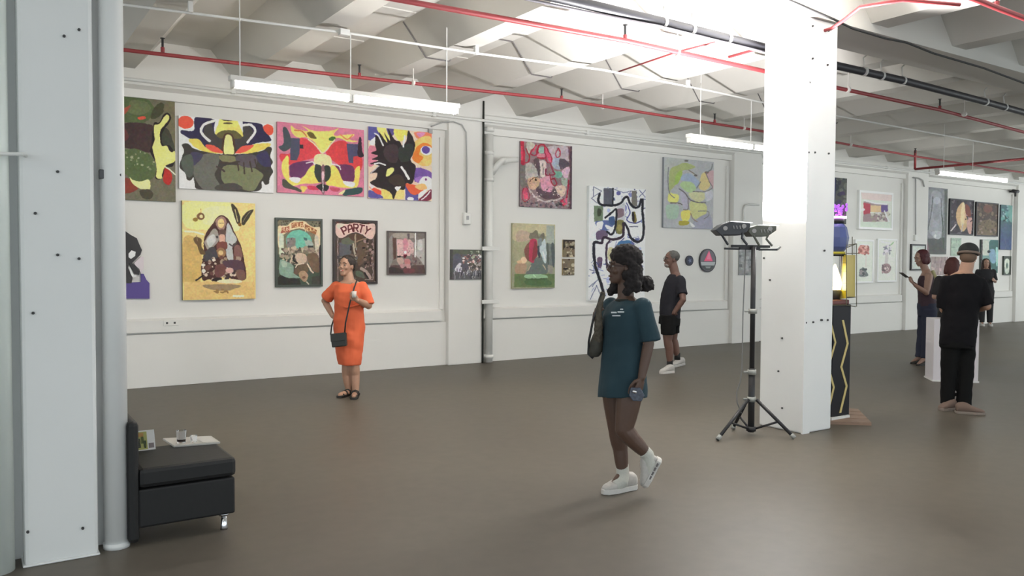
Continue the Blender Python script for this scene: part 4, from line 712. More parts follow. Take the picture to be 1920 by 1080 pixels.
sx = on_y(917, 500, W-.11).x; sy = W-.10
t = empty('soil_pipe', (sx, sy, 0), 'white soil pipe with a side branch beside the first pilaster', 'pipe')
MB().tube([(sx, sy, 0), (sx, sy, 3.56)], .065, 20).build('pipe', PIPEW, t, smooth=True)
for py in (243, 287, 337, 466, 566, 668):
    z_ = on_y(917, py, sy).z; MB().tube([(sx, sy, z_-.03), (sx, sy, z_+.03)], .078, 20).build('hub', PIPEW, t, smooth=True)
b0, b1, b2 = on_y(922, 325, sy), on_y(937, 302, sy), on_y(966, 300, sy)
MB().tube([b0, (b0+b1)/2+Vector((0,-.04,.02)), b1+Vector((0,-.06,0)), b2+Vector((0,-.06,0))], [.05,.05,.05,.045], 14).build('branch', PIPEW, t, smooth=True)
MB().tube([b1+Vector((.02,-.06,0)), b1+Vector((.07,-.06,0))], .06, 14).build('branch_hub', PIPEW, t, smooth=True)
# right pilasters: conduits
cp = [on_y(x, y, W-PD-.03) for x, y in ((1423,384),(1404,383),(1397,386),(1395,392),(1395,455))]
tag(MB().tube(cp, .02, 8).build('conduit', PIPEW, smooth=True), 'bent white conduit on the second pilaster above the floodlights', 'conduit')
cp = [on_y(x, y, W-PD-.03) for x, y in ((1712,333),(1723,334),(1730,338),(1733,350))]
cq = [on_y(1717, 334, W-PD-.03), on_y(1717, 445, W-PD-.03)]
t = empty('conduit', cq[1], 'bent grey conduit on the far pilaster beside the tall shrouded painting', 'conduit')
MB().tube(cp, .016, 8).build('tube', GREY, t, smooth=True); MB().tube(cq, .013, 8).build('tube', GREY, t, smooth=True)
MB().box(tuple(cq[1]-Vector((.05,.02,.08))), tuple(cq[1]+Vector((.05,.03,.06)))).build('socket_box', PIPEW, t, bevel=.005)
p = on_y(303/2.8235+220, 184/2.8235+540, W-.09)
t = empty('wall_socket', (p.x, W-.09, p.z), 'small white double socket on the ledge at the left end of the wall', 'socket')
MB().box((p.x-.13, W-.098, p.z-.035), (p.x+.05, W-.086, p.z+.035)).build('plate', WALL, t, bevel=.003)
for dx in (-.09, 0): MB().box((p.x+dx-.012, W-.101, p.z-.012), (p.x+dx+.012, W-.097, p.z+.012)).build('outlet', DARKG, t)
# small black wall camera
p = on_y(1904, 360, W-.15)
t = empty('security_camera', (p.x, W, p.z), 'small black security camera high at the right end of the wall', 'camera')
MB().tube([p+Vector((-.13,0,.02)), p+Vector((.13,0,.02))], .045, 10).build('body', BLK, t, smooth=True)
MB().tube([p, Vector((p.x, W, p.z+.02))], .02, 8).build('arm', BLK, t); MB().tube([p, p+Vector((0,0,-.12))], .025, 8).build('lens', BLK, t)

# ------------------------------------------------------------------ fluorescent lights
TUBE = mat('lit tube', (.9,.9,.9), .5, emit=(.97, 1.0, .97), es=TUBE_STRENGTH)
TUBEW = mat('lit warm tube', (.9,.9,.9), .5, emit=(1.0, .93, .82), es=TUBE_STRENGTH*1.45)
def fluo(x0, x1, y, z, label, rods=(), joint=None, group=None, tm=None):
    t = empty('tube_light', ((x0+x1)/2, y, z), label, 'light', group)
    MB().box((x0-.03, y-.045, z+.028), (x1+.03, y+.045, z+.075)).build('housing', mat('fixture white', (.75,.74,.7), .4), t, bevel=.006)
    spans = [(x0, joint-.015), (joint+.015, x1)] if joint else [(x0, x1)]
    for a_, b2_ in spans:
        MB().tube([(a_, y, z), (b2_, y, z)], .034, 16).build('tube', tm or TUBE, t, smooth=True)
        for e in (a_, b2_): MB().box((e-.012, y-.04, z-.036), (e+.012, y+.04, z+.03)).build('end_cap', MATS['fixture white'], t)
    for rx in rods: MB().tube([(rx, y, z+.07), (rx, y, ZS if rx != rods[0] or len(rods) < 2 else 3.84)], .0055, 6).build('rod', PIPEW, t)
    return t
ZF, YF = 3.2, 7.66
fx = lambda px_, py_: on_z(px_, py_, ZF).x
fluo(fx(432,160), fx(859,207), YF, ZF, 'lit double tube light above the left group of paintings', rods=(fx(658,184), fx(447,161), fx(841,205)), joint=fx(658,184), tm=TUBEW)
fluo(fx(1308,259), fx(1308,259)+2.45, YF, ZF, 'lit tube light disappearing behind the right column', rods=(fx(1308,259)+1.2, fx(1308,259)+.2), joint=fx(1308,259)+1.22)
fluo(fx(1755,324), fx(1755,324)+2.45, 7.92, ZF, 'lit tube light at the far right over the standing group', rods=(fx(1755,324)+1.2, fx(1755,324)+.2), joint=None)
for x, lab in ((-3.2, 'added fill tube light left of the view, unseen behind the big left column'), (20.5, 'added fill tube light just past the right edge of the view'), (24.4, 'added fill tube light at the far end of the row, past the right edge of the view')):  # unseen fixtures added to the wall row as fill
    fluo(x, x+2.45, YF, ZF, lab, rods=(x+1.2, x+.3), group='added fill tube lights outside the view')
for x, lab in ((-5.0, 'added fill tube light in the viewer aisle, far left'), (13.5, 'added fill tube light in the viewer aisle, second right of the view'), (17.0, 'added fill tube light in the viewer aisle, third right of the view'), (20.5, 'added fill tube light in the viewer aisle, fourth right of the view'), (24.6, 'added fill tube light in the viewer aisle, farthest right of the view')):  # unseen aisle fixtures added, mostly to lift the dim far right
    fluo(x, x+2.45, 1.6, ZF+.25, lab, rods=(x+1.2, x+.3), group='added fill tube lights outside the view')
for x, lab in ((14.0, 'added fill tube light under the girder bay, nearest past the right edge of the view'), (17.5, 'added fill tube light under the girder bay, second past the right edge'), (21.0, 'added fill tube light under the girder bay, third past the right edge'), (24.6, 'added fill tube light under the girder bay, farthest past the right edge')):  # extra unseen row, put in for more light on the far wall
    fluo(x, x+2.45, 4.0, ZF, lab, rods=(x+1.2, x+.3), group='added fill tube lights outside the view')

# ------------------------------------------------------------------ floodlights on a tripod
D0 = 7.50
Aim = rgt_h; Bim = fwd_h       # picture-right and away directions on the ground
base = at(1408, 812, D0); base.z = 0
def q3(px, py, db=0.0): return at(px, py, D0+db)
ts = empty('tripod_stand', base, 'black tripod lighting stand in front of the right column', 'stand')
zt = q3(1408, 462).z
MB().tube([base+Vector((0,0,.03)), base+Vector((0,0,q3(1408,690).z))], .030, 14).build('lower_pole', BLK, ts, smooth=True)
MB().tube([base+Vector((0,0,q3(1408,692).z)), base+Vector((0,0,zt))], .023, 14).build('upper_pole', BLK, ts, smooth=True)
SIL = mat('grey collar', (.33,.34,.32), .4, .3)
for py in (583, 697, 748):
    z_ = q3(1408, py).z; c = MB().tube([base+Vector((0,0,z_-.022)), base+Vector((0,0,z_+.022))], .040, 14).build('collar', SIL, ts, smooth=True)
    MB().tube([base+Vector((0,0,z_))-Aim*.03, base+Vector((0,0,z_))-Aim*.075], .010, 8).build('knob', SIL, c)
feet = [on_z(1345, 827), on_z(1490, 824), on_z(1374, 806)]
hz = q3(1408, 748).z; bz = .06
for f_ in feet:
    d = (f_-base); d.z = 0; d = d.normalized()
    top = base+d*.045+Vector((0,0,hz)); ft = Vector((f_.x, f_.y, .014))
    lg = MB().tube([top, ft], .0155, 10).build('leg', BLK, ts, smooth=True)
    MB().tube([ft+(top-ft)*.0, ft+(top-ft)*.09], .020, 10).build('foot_cap', SIL, lg, smooth=True)
    mid = top+(ft-top)*.58; MB().tube([base+d*.03+Vector((0,0,bz)), mid], .010, 8).build('brace', BLK, ts, smooth=True)
c = MB().tube([base+Vector((0,0,bz-.02)), base+Vector((0,0,bz+.02))], .045, 14).build('brace_hub', BLK, ts, smooth=True)
def bar(name, x0, y0, x1, y1, w, h, parent, m=BLK, db=0):
    a_, b2_ = q3(x0, y0, db), q3(x1, y1, db); u = (b2_-a_).normalized(); up = Vector((0,0,1)); s = u.cross(up).normalized()
    vs_ = [a_+s*i*w+up*j*h for i, j in ((-.5,-.5),(.5,-.5),(.5,.5),(-.5,.5))]
    return MB().prism(vs_, b2_-a_).build(name, m, parent, bevel=.002)
bar('cross_bar', 1371, 461.5, 1443, 462.5, .04, .025, ts)
bar('side_bar', 1358, 466, 1386, 467, .03, .018, ts); bar('side_bar', 1423, 468, 1457, 468, .03, .018, ts)
bar('top_plate', 1386, 466, 1424, 467, .05, .02, ts)
MB().tube([q3(1457,468), q3(1463,462)], .012, 8).build('end_knob', SIL, ts)
MB().tube([q3(1398,468,.03), q3(1396,520,.05), q3(1393,590,.05), q3(1391,690,.05), q3(1388,715,.05), q3(1381,735,.05), q3(1382,755,.04), q3(1390,775,.04)], .0055, 6).build('cable', mat('grey flex', (.2,.2,.2), .5), ts, smooth=True)
LAMPG = mat('flood glass', (.9,.9,.9), .3, emit=(1,1,1), es=1.5)
def flood(label, poly, brk, m, grp='floodlights on the tripod stand'):
    cen = q3(sum(p[0] for p in poly)/len(poly), sum(p[1] for p in poly)/len(poly))
    t = empty('floodlight', cen, label, 'floodlight', grp)
    P = [q3(x, y, -.10) for x, y in poly]; body = MB().prism(P, Bim*.20).build('housing', m, t, bevel=.006)
    for (x, y) in ((poly[1][0]+6, poly[1][1]+7), (poly[3][0]-12, poly[3][1]+6)):
        p = q3(x, y, -.10); MB().tube([p-Bim*.008, p+Bim*.002], .020, 12).build('knob', mat('flood knob', (.25,.25,.25), .5), body)
    for k in range(4):
        x = poly[2][0]+6+k*6; p, p2 = q3(x, poly[2][1]+8, -.104), q3(x+1.5, poly[2][1]+14, -.104); MB().tube([p, p2], .005, 5).build('fin', MATS['flood knob'], body)
    for side in (-.105, .10):
        for pl in brk:
            mb = MB()
            P3 = [q3(x, y, side) for x, y in pl]; mb.tube(P3, .011, 6); mb.build('bracket', m, t)
    a_, b2_ = q3(poly[2][0], poly[2][1]-1.0), q3(poly[3][0], poly[3][1]-1.0)
    a_ = a_-Vector((0,0,.0078)); b2_ = b2_-Vector((0,0,.0078)); MB().prism([a_-Bim*.07, b2_-Bim*.07, b2_+Bim*.07, a_+Bim*.07], Vector((0,0,.003))).build('glass', LAMPG, t)
    L = bpy.data.lights.new('flood_lamp', 'AREA'); L.shape = 'RECTANGLE'; L.size = .16; L.size_y = .14; L.energy = SPOT_POWER; L.color = (1, .98, .99); L.spread = math.radians(165)
    lo = bpy.data.objects.new('flood_lamp', L); C.objects.link(lo)
    nrm = (Vector((0,0,1)) + Aim*.10).normalized(); lo.location = (a_+b2_)/2+Vector((0,0,.03)); lo.rotation_euler = (-nrm).to_track_quat('Z', 'Y').to_euler() if 0 else nrm.to_track_quat('-Z', 'Y').to_euler()
    lo.parent = t; lo.matrix_parent_inverse = parent_inv(t)
flood('black floodlight on the left end of the tripod bar', [(1341,431),(1354,421),(1369,415),(1407,418),(1407,425),(1401,435),(1394,438),(1390,441),(1352,441)], [[(1353,440),(1365,459)], [(1393,436),(1391,446),(1401,459)]], mat('flood black', (.02,.022,.028), .4))
flood('floodlight on the right end of the tripod bar, housing tinted lit grey green', [(1403,434),(1408,426),(1421,422),(1456,423),(1456,432),(1444,440),(1440,443),(1410,443)], [[(1413,442),(1424,461)], [(1440,441),(1437,448),(1448,461)]], mat('lit flood housing', (.07,.075,.06), .45))  # light falling on this housing is put into its paler colour

# ------------------------------------------------------------------ lantern sculpture beyond the column
DL = 8.0
def l3(px, py, db=0.0): return at(px, py, DL+db)
gb = on_z(1578, 788)
def gp(px, py): return on_z(px, py, 0)
tb = empty('wooden_base', on_z(1600, 790), 'low slatted wooden base board under the black zigzag pedestal', 'board')
WOOD = mat('brown boards', (.26,.17,.12), .55, var=.25, scale=14)
c00, c10, c11, c01 = gp(1500, 794), gp(1634, 798), gp(1608, 771), gp(1500, 762)
for k in range(4):
    a0_, a1_ = c00.lerp(c01, k/4), c10.lerp(c11, k/4); b0_, b1_ = c00.lerp(c01, (k+.86)/4), c10.lerp(c11, (k+.86)/4)
    MB().prism([a0_, a1_, b1_, b0_], (0, 0, .03)).build('board', WOOD, tb)
px0 = gp(1523, 786); 
pX0, pX1 = px0.x, gp(1592, 787).x; pY0 = gp(1592, 787).y; PH = l3(1578, 573).z
pm = mat('black lacquer', (.010,.009,.012), .45, spec=.3)
tp = empty('pedestal', ((pX0+pX1)/2, pY0, .03), 'tall black pedestal with yellow zigzag stripes behind the column', 'pedestal')
MB().box((pX0, pY0, .032), (pX1, pY0+.30, PH)).build('body', pm, tp, bevel=.006)
YEL = mat('yellow stripe', (.62,.50,.20), .5)
def strip(pl, wd, name):
    P = [on_y(x, y, pY0) for x, y in pl]
    for a_, b2_ in zip(P[:-1], P[1:]):
        MB().prism([a_+Vector((-wd,-.004,0)), a_+Vector((wd,-.004,0)), b2_+Vector((wd,-.004,0)), b2_+Vector((-wd,-.004,0))], (0,.0035,0)).build(name, YEL, tp)
strip([(1580,600),(1589,644),(1577,688),(1587,724),(1575,774)], .016, 'zigzag_stripe')
strip([(1556,600),(1566,642),(1553,688),(1563,726),(1552,774)], .014, 'zigzag_stripe')
MB().box((pX0-.02, pY0-.02, .030), (pX1-.02, pY0+.01, .055)).build('plinth_trim', PIPEW, tp)
tl = empty('lantern', ((pX0+pX1)/2, pY0+.1, PH), 'glowing lantern in a wire cage with yellow panels, topped by a blue globe', 'lamp')
xc = on_y(1568, 500, pY0+.12).x; yc = pY0+.12
RB = mat('red brown tray', (.16,.045,.04), .5)
MB().box((xc-.20, yc-.1, PH+.001), (xc+.085, yc+.12, PH+.05)).build('tray', RB, tl, bevel=.01)
z1 = l3(1568, 545).z; MB().tube([(xc-.02, yc, PH+.05), (xc-.02, yc, z1)], [.05,.06], 16).build('burner', DARKG, tl, smooth=True)
fl = MB(); z2 = l3(1568, 505).z
for k_, (zz, r_) in enumerate(((z1, .052), (z1+(z2-z1)*.3, .055), (z1+(z2-z1)*.6, .036), (z2+.02, .012))):
    pass
fl.tube([(xc-.02, yc, z1), (xc-.02, yc, z1+.06), (xc-.02, yc, z1+.13), (xc-.02, yc, z1+.20), (xc-.02, yc, z1+.26)], [.045,.058,.044,.024,.006], 16)
fl.build('flame', mat('flame glow', (1,.8,.5), .5, emit=(1, .80, .38), es=5.0), tl, smooth=True)
zg1, zg0 = l3(1568, 480).z, PH+.05
MB().tube([(xc-.02, yc, z1), (xc-.02, yc, zg1)], .075, 20, cap=False).build('glass_chimney', mat('clear glass', (1,1,1), .05, trans=1, ior=1.2), tl, smooth=True)
MB().tube([(xc-.02, yc, zg1), (xc-.02, yc, zg1+.02)], .10, 20).build('black_ring', BLK, tl, smooth=True)
MB().tube([(xc-.02, yc, zg1+.02), (xc-.02, yc, zg1+.045)], .095, 20).build('yellow_ring', mat('yellow ring', (.6,.52,.05), .5), tl, smooth=True)
za, zb_ = zg1+.045, l3(1568, 417).z; zm = (za+zb_)/2
gl = MB(); gl.tube([(xc-.02, yc, za), (xc-.02, yc, za+.05), (xc-.02, yc, zm), (xc-.02, yc, zb_-.04), (xc-.02, yc, zb_)], [.08,.115,.128,.105,.07], 10); gl.build('blue_globe', mat('blue glass', (.09,.12,.30), .25, var=.3, scale=6), tl)
MB().tube([(xc+.09, yc-.03, zm), (xc+.125, yc-.03, zm-.03)], .022, 10).build('red_stud', mat('red stud', (.4,.04,.06), .4), tl, smooth=True)
MB().tube([(xc-.02, yc, zb_), (xc-.02, yc, zb_+.05)], .078, 20).build('black_cap', BLK, tl, smooth=True)
rp = random.Random(3); zc = zb_+.05
MB().tube([(xc-.02, yc, zc), (xc-.02, yc, zc+.02)], .10, 20).build('pink_light_ring', mat('pink light', (.9,.6,.9), .5, emit=(.9,.5,1), es=2.2), tl, smooth=True)
sp = MB()
for i in range(46):
    a_ = rp.uniform(0, 6.28); r_ = rp.uniform(.02, .10); z_ = rp.uniform(.03, .15); c = Vector((xc-.02+r_*math.cos(a_), yc+r_*math.sin(a_), zc+z_)); s_ = rp.uniform(.008, .016)
    sp.blob(c, Vector((s_,0,0)), Vector((0,s_,0)), Vector((0,0,s_*1.3)), 6, 4)
o = sp.build('purple_beads', mat('purple beads', (.22,.06,.36), .3, emit=(.45,.12,.8), es=.35), tl); o['kind'] = 'stuff'
# wire cage and panels, standing at an angle
def wire(pl, r=.0045, nm='cage_wire'): MB().tube([l3(x, y, d_) for x, y, d_ in pl], r, 6).build(nm, mat('brown wire', (.12,.11,.07), .5, .3), tl)
for pl in ([(1587,462,.05),(1587,572,.05)], [(1606,457,.25),(1606,575,.25)], [(1573,468,.30),(1573,560,.30)], [(1587,460,.05),(1606,457,.25)], [(1587,475,.05),(1610,475,.25)], [(1587,572,.05),(1604,575,.25)], [(1587,557,.05),(1604,557,.25)], [(1573,470,.3),(1606,457,.25)], [(1573,560,.3),(1604,557,.25)], [(1560,572,.03),(1587,572,.05)], [(1598,444,.2),(1598,478,.2)]): wire(pl)
YG = mat('yellow panel', (.62,.52,.03), .35)
P = [l3(1574,478,.30), l3(1587,478,.06), l3(1587,559,.06), l3(1574,561,.30)]
MB().prism(P, (.004,.004,0)).build('yellow_panel', YG, tl)
P = [l3(1588,478,.07), l3(1604,478,.26), l3(1603,557,.26), l3(1588,558,.07)]
MB().prism(P, (-.004,.004,0)).build('ochre_panel', mat('ochre panel', (.55,.44,.10), .5), tl)
for yy in (493, 509, 531, 545): wire([(1575,yy,.295),(1587,yy,.05)], .003, 'panel_line')

# white pedestal among the group
pb0, pb1 = on_z(1749, 715), on_z(1834, 718)
ang = math.atan2(pb1.y-pb0.y, pb1.x-pb0.x); u = Vector((math.cos(ang), math.sin(ang), 0)); v = Vector((-u.y, u.x, 0)); wd = (pb1-pb0).length
t = empty('white_plinth', (pb0+pb1)/2+v*.2, 'white box plinth behind the legs of the capped man', 'plinth')
MB().prism([pb0, pb1, pb1+v*.4, pb0+v*.4], (0,0,.84)).build('box', mat('plinth white', (.72,.68,.70), .5), t, bevel=.006)
MB().prism([pb0-u*.01-v*.01, pb1+u*.01-v*.01, pb1+u*.01+v*.41, pb0-u*.01+v*.41], (0,0,.02)).build('foot_rim', PIPEW, t)  # thin white foot, slightly wider than the box

# ------------------------------------------------------------------ black slipper chair with things on it
LEA = mat('black upholstery', (.010,.010,.0105), .6, var=.2, scale=30, bump=.08)
hx0, hx1, hy0, hy1 = .70, 1.285, 4.86, 5.42
tc_ = empty('slipper_chair', ((hx0+hx1)/2, (hy0+hy1)/2, 0), 'low black armless chair on chrome legs beside the left column', 'chair')
MB().box((hx0+.052, hy0+.004, .098), (hx1-.006, hy1, .315)).build('base', LEA, tc_, bevel=.012)
MB().box((hx0+.055, hy0-.008, .322), (hx1, hy1, .432)).build('seat_cushion', LEA, tc_, bevel=.024)
bk = MB(); bk.box((hx0, hy0-.012, .02), (hx0+.058, hy1, .70)); bk.build('backrest', LEA, tc_, bevel=.026)
for xx, yy in ((hx1-.06, hy0+.05), (hx1-.06, hy1-.05), (hx0+.11, hy1-.05)):
    lg = MB().tube([(xx, yy, .0), (xx, yy, .012), (xx, yy, .10)], [.022,.022,.013], 12).build('leg', CHROME, tc_, smooth=True)
    MB().tube([(xx, yy, .085), (xx, yy, .098)], .03, 12).build('leg_plate', CHROME, lg, smooth=True)
zt_ = .4325
P = [on_z(x, y, zt_) for x, y in ((305,825),(396,820.5),(413,832),(326,839))]
t = empty('tray', sum(P, Vector())/4, 'white rectangular tray or booklet on the seat of the black chair', 'tray')
MB().prism(P, (0,0,.012)).build('top', mat('off white card', (.55,.53,.49), .5), t, bevel=.002)
P2 = [p+(sum(P, Vector())/4-p)*.12+Vector((0,0,.0125)) for p in P]
MB().prism([P2[1].lerp(P2[0], .35), P2[1], P2[2], P2[2].lerp(P2[3], .35)], (0,0,.002)).build('page', mat('page', (.62,.60,.56), .6), t)
GL = mat('drinking glass', (1,1,1), .03, trans=1, ior=1.35)
def glass(px, py, hpx, r, label, dark):
    p = on_z(px, py, zt_+.013); s = 1524/4.95
    t = empty('drinking_glass', p, label, 'glass'); H = hpx/s
    mb = MB(); n = 20
    mb.tube([p, p+Vector((0,0,H))], [r*.86, r], n, cap=False); mb.tube([p+Vector((0,0,H)), p+Vector((0,0,.006))], [r*.9, r*.77], n, cap=False)
    mb.tube([p, p+Vector((0,0,.006))], [r*.86, r*.8], n); mb.build('vessel', GL, t, smooth=True)
    if dark: MB().tube([p+Vector((0,0,.008)), p+Vector((0,0,.022))], [r*.74, r*.77], n).build('dark_drink', mat('dark drink', (.03,.014,.008), .1), t, smooth=True)
glass(340, 830, 24, .030, 'tall clear glass with dark dregs on the tray on the chair', True)
glass(363, 829, 13, .022, 'small clear glass on the tray, right of the taller glass', False)
cA, cB = on_y(256, 836, 5.36), on_y(293, 833, 5.36); zb0 = .434
t = empty('magazine', (cA.x+.04, 5.36, zb0), 'colourful magazine leaning upright at the back of the black chair', 'magazine')
mA = Vector((hx0+.064, 5.30, zb0+.004)); mB = Vector((on_y(292, 832, 5.30).x, 5.30, zb0+.004)); tp_ = Vector((-.004, .03, .115))
MB().prism([mA, mB, mB+tp_, mA+tp_], (0,.008,0)).build('pages', mat('page white', (.6,.6,.58), .5), t)
def onmag(u_, v_): return mA+(mB-mA)*u_+tp_*v_+Vector((0,-.0015,0))
for (u0_, v0_, u1_, v1_, cc) in ((.02,.05,.72,.95,(150,150,80)), (.34,.15,.48,.62,(40,44,30)), (.5,.35,.6,.75,(70,84,40)), (.36,.7,.6,.9,(176,130,70)), (.58,.12,.68,.5,(40,60,30)), (.76,.1,.95,.35,(110,100,100))):
    MB().prism([onmag(u0_,v0_), onmag(u1_,v0_), onmag(u1_,v1_), onmag(u0_,v1_)], (0,.0012 if cc != (150,150,80) else .0014,0)).build('cover_patch', mat('mag %d %d %d' % cc, rgb(cc, 1.1), .5), t)
# ------------------------------------------------------------------ people
def bake(mb, name, m, parent, voxel=.006, smooth=2, noise_amp=0, noise_scale=20, sfac=.5, kind=None):
    me = bpy.data.meshes.new('tmp'); me.from_pydata([tuple(v) for v in mb.v], [], mb.f)
    bm = bmesh.new(); bm.from_mesh(me); bmesh.ops.recalc_face_normals(bm, faces=bm.faces); bm.to_mesh(me); bm.free()
    t = bpy.data.objects.new('tmp', me); C.objects.link(t)
    r = t.modifiers.new('r', 'REMESH'); r.mode = 'VOXEL'; r.voxel_size = voxel; r.use_smooth_shade = True
    s = t.modifiers.new('s', 'SMOOTH'); s.iterations = smooth; s.factor = sfac
    dg = bpy.context.evaluated_depsgraph_get(); dg.update()
    out = bpy.data.meshes.new_from_object(t.evaluated_get(dg)); bpy.data.objects.remove(t); bpy.data.meshes.remove(me)
    if noise_amp:
        n = len(out.vertices); co = np.empty(n*3); out.vertices.foreach_get('co', co); co = co.reshape(-1, 3); nm = np.empty(n*3); out.vertex_normals.foreach_get('vector', nm); nm = nm.reshape(-1, 3)
        d = np.array([noise.noise(Vector(c)*noise_scale)+.5*noise.noise(Vector(c)*noise_scale*2.3) for c in co])
        co += nm*(d*noise_amp)[:, None]; out.vertices.foreach_set('co', co.ravel()); out.update()
    out.materials.clear(); out.materials.append(m); out.polygons.foreach_set('use_smooth', [True]*len(out.polygons)); out.name = name
    o = bpy.data.objects.new(name, out); C.objects.link(o); o.parent = parent; o.matrix_parent_inverse = parent_inv(parent)
    return o
V = Vector
def limb(mb, pts, rad, n=14):
    """tapering limb through joints; extra stations between joints give a soft muscle swell"""
    P, R = [], []
    for i in range(len(pts)-1):
        for k in range(4):
            t = k/4; P.append(pts[i].lerp(pts[i+1], t)); r = rad[i]*(1-t)+rad[i+1]*t
            R.append(r*(1+.07*math.sin(math.pi*t)))
    P.append(pts[-1]); R.append(rad[-1])
    mb.tube(P, R, n)
    for p, r in zip(pts, rad): mb.blob(p, V((r,0,0)), V((0,r,0)), V((0,0,r)), 12, 7)
def frame_from(f):
    f = V((f.x, f.y, f.z)).normalized(); s = f.cross(V((0,0,1))).normalized(); u = s.cross(f).normalized(); return f, s, u   # s = the person's right
def head_shape(mb, c, f, k=1.0, fem=0):
    F, S, U = frame_from(f)
    rows = [(-.116,.052,.020,.020),(-.104,.044,.036,.038),(-.080,.026,.050,.060),(-.050,.014,.058,.075),(-.015,.004,.066,.087),(.025,-.004,.072,.093),(.060,-.010,.071,.091),(.088,-.014,.058,.074),(.106,-.016,.036,.047),(.114,-.016,.014,.018)]
    mb.loft([(c+(U*z+F*o)*k, S*(w_*k*(.96 if fem else 1)), F*(d*k)) for z, o, w_, d in rows], 22)
    def B(z, s, o, a_, b2_, c2): mb.blob(c+(U*z+S*s+F*o)*k, S*(a_*k), F*(b2_*k), U*(c2*k), 12, 7)
    mb.tube([c+(U*.012+F*.080)*k, c+(U*-.012+F*.096)*k, c+(U*-.030+F*.106)*k], [.008*k,.010*k,.013*k], 10)
    B(-.034, .010, .092, .008, .009, .007); B(-.034, -.010, .092, .008, .009, .007)
    for s in (1, -1):
        B(.024, s*.030, .078, .024, .012, .008); B(-.030, s*.040, .062, .022, .020, .020); B(-.010, s*.073, -.010, .007, .017, .030)
    B(-.062, 0, .080, .022, .012, .006); B(-.073, 0, .077, .019, .012, .007); B(-.098, 0, .074, .016, .013, .012)
def face_parts(root, c, f, k, lip, brow, iris=(.05,.03,.02), smile=0, white=(.75,.73,.70)):
    F, S, U = frame_from(f)
    EW = mat('eye white', white, .3); IR = mat('iris', iris, .2)
    for s in (1, -1):
        e = MB().blob(c+(U*.002+S*(s*.031)+F*.076)*k, S*.0125*k, F*.0115*k, U*.0075*k, 12, 8).build('eye', EW, root, smooth=True)
        MB().blob(c+(U*.002+S*(s*.031)+F*.0855)*k, S*.0052*k, F*.0030*k, U*.0056*k, 10, 6).build('iris', IR, e, smooth=True)
        MB().tube([c+(U*.022+S*(s*.014)+F*.090)*k, c+(U*.030+S*(s*.032)+F*.086)*k, c+(U*.024+S*(s*.050)+F*.072)*k], [.0035*k,.0045*k,.002*k], 8).build('eyebrow', brow, root, smooth=True)
    pts = [c+(U*(-.066+smile*.008*(abs(i)/2)**2)+S*(i*.0115)+F*(.094-.0035*i*i))*k for i in (-2,-1,0,1,2)]
    MB().tube(pts, [.003*k,.0055*k,.0065*k,.0055*k,.003*k], 8).build('mouth', lip, root, smooth=True)
    if smile:
        MB().tube([p+F*.0045*k for p in pts[1:4]], [.002*k,.0034*k,.002*k], 6).build('teeth', mat('teeth', (.8,.78,.72), .3), root, smooth=True)
def hand(mb, wrist, d, palm_n, thumb_side, k=1.0, curl=.5):
    """d direction of the fingers, palm_n normal out of the palm, thumb_side +-1 along d x palm_n"""
    d = d.normalized(); n = (palm_n-d*palm_n.dot(d)).normalized(); s = d.cross(n).normalized()*thumb_side
    L = .085*k
    mb.loft([(wrist, s*.024*k, n*.018*k), (wrist+d*L*.35, s*.036*k, n*.016*k), (wrist+d*L*.8, s*.041*k, n*.014*k), (wrist+d*L, s*.038*k, n*.011*k)], 14)
    for i, (ln, off) in enumerate(((.072,.030),(.080,.010),(.074,-.010),(.058,-.029))):
        p = wrist+d*L*.92+s*off*k; dd = (d+s*(off*.8)).normalized(); pts = [p-dd*.02*k]; a_ = 0
        for j, fr in enumerate((.42,.32,.26)):
            a_ += curl*(.55+.2*j); v_ = (dd*math.cos(a_)+n*math.sin(a_)); pts.append(pts[-1]+v_*(ln*fr+(.02 if j == 0 else 0))*k)
        mb.tube(pts, [.0095*k,.0095*k,.0088*k,.0072*k], 10)
        mb.blob(pts[-1], s*.0072*k, n*.0072*k, d*.0075*k, 8, 5)
    t0 = wrist+d*L*.22+s*.022*k; t1 = t0+(s*.8+d*.55+n*.25).normalized()*.038*k; t2 = t1+(s*.25+d*.9+n*(.25+curl*.4)).normalized()*.030*k; t3 = t2+(d*.9+n*(.3+curl*.5)-s*.15).normalized()*.024*k
    mb.tube([t0, t1, t2, t3], [.014*k,.0115*k,.0105*k,.008*k], 10); mb.blob(t3, s*.008*k, n*.008*k, d*.008*k, 8, 5)
def torso_rings(hipc, hipax, neck, shax, spec, fwdv):
    """spec rows: (t along spine 0 hips..1 neck base, half width, half depth, forward push)"""
    out = []
    for t, w_, d_, fo in spec:
        c = hipc.lerp(neck, t); ax = (hipax.lerp(shax, min(1, max(0, t)))).normalized(); up = (neck-hipc).normalized()
        ay = up.cross(ax).normalized()
        if ay.dot(fwdv) < 0: ay = -ay
        out.append((c+ay*fo, ax*w_, ay*d_))
    return out
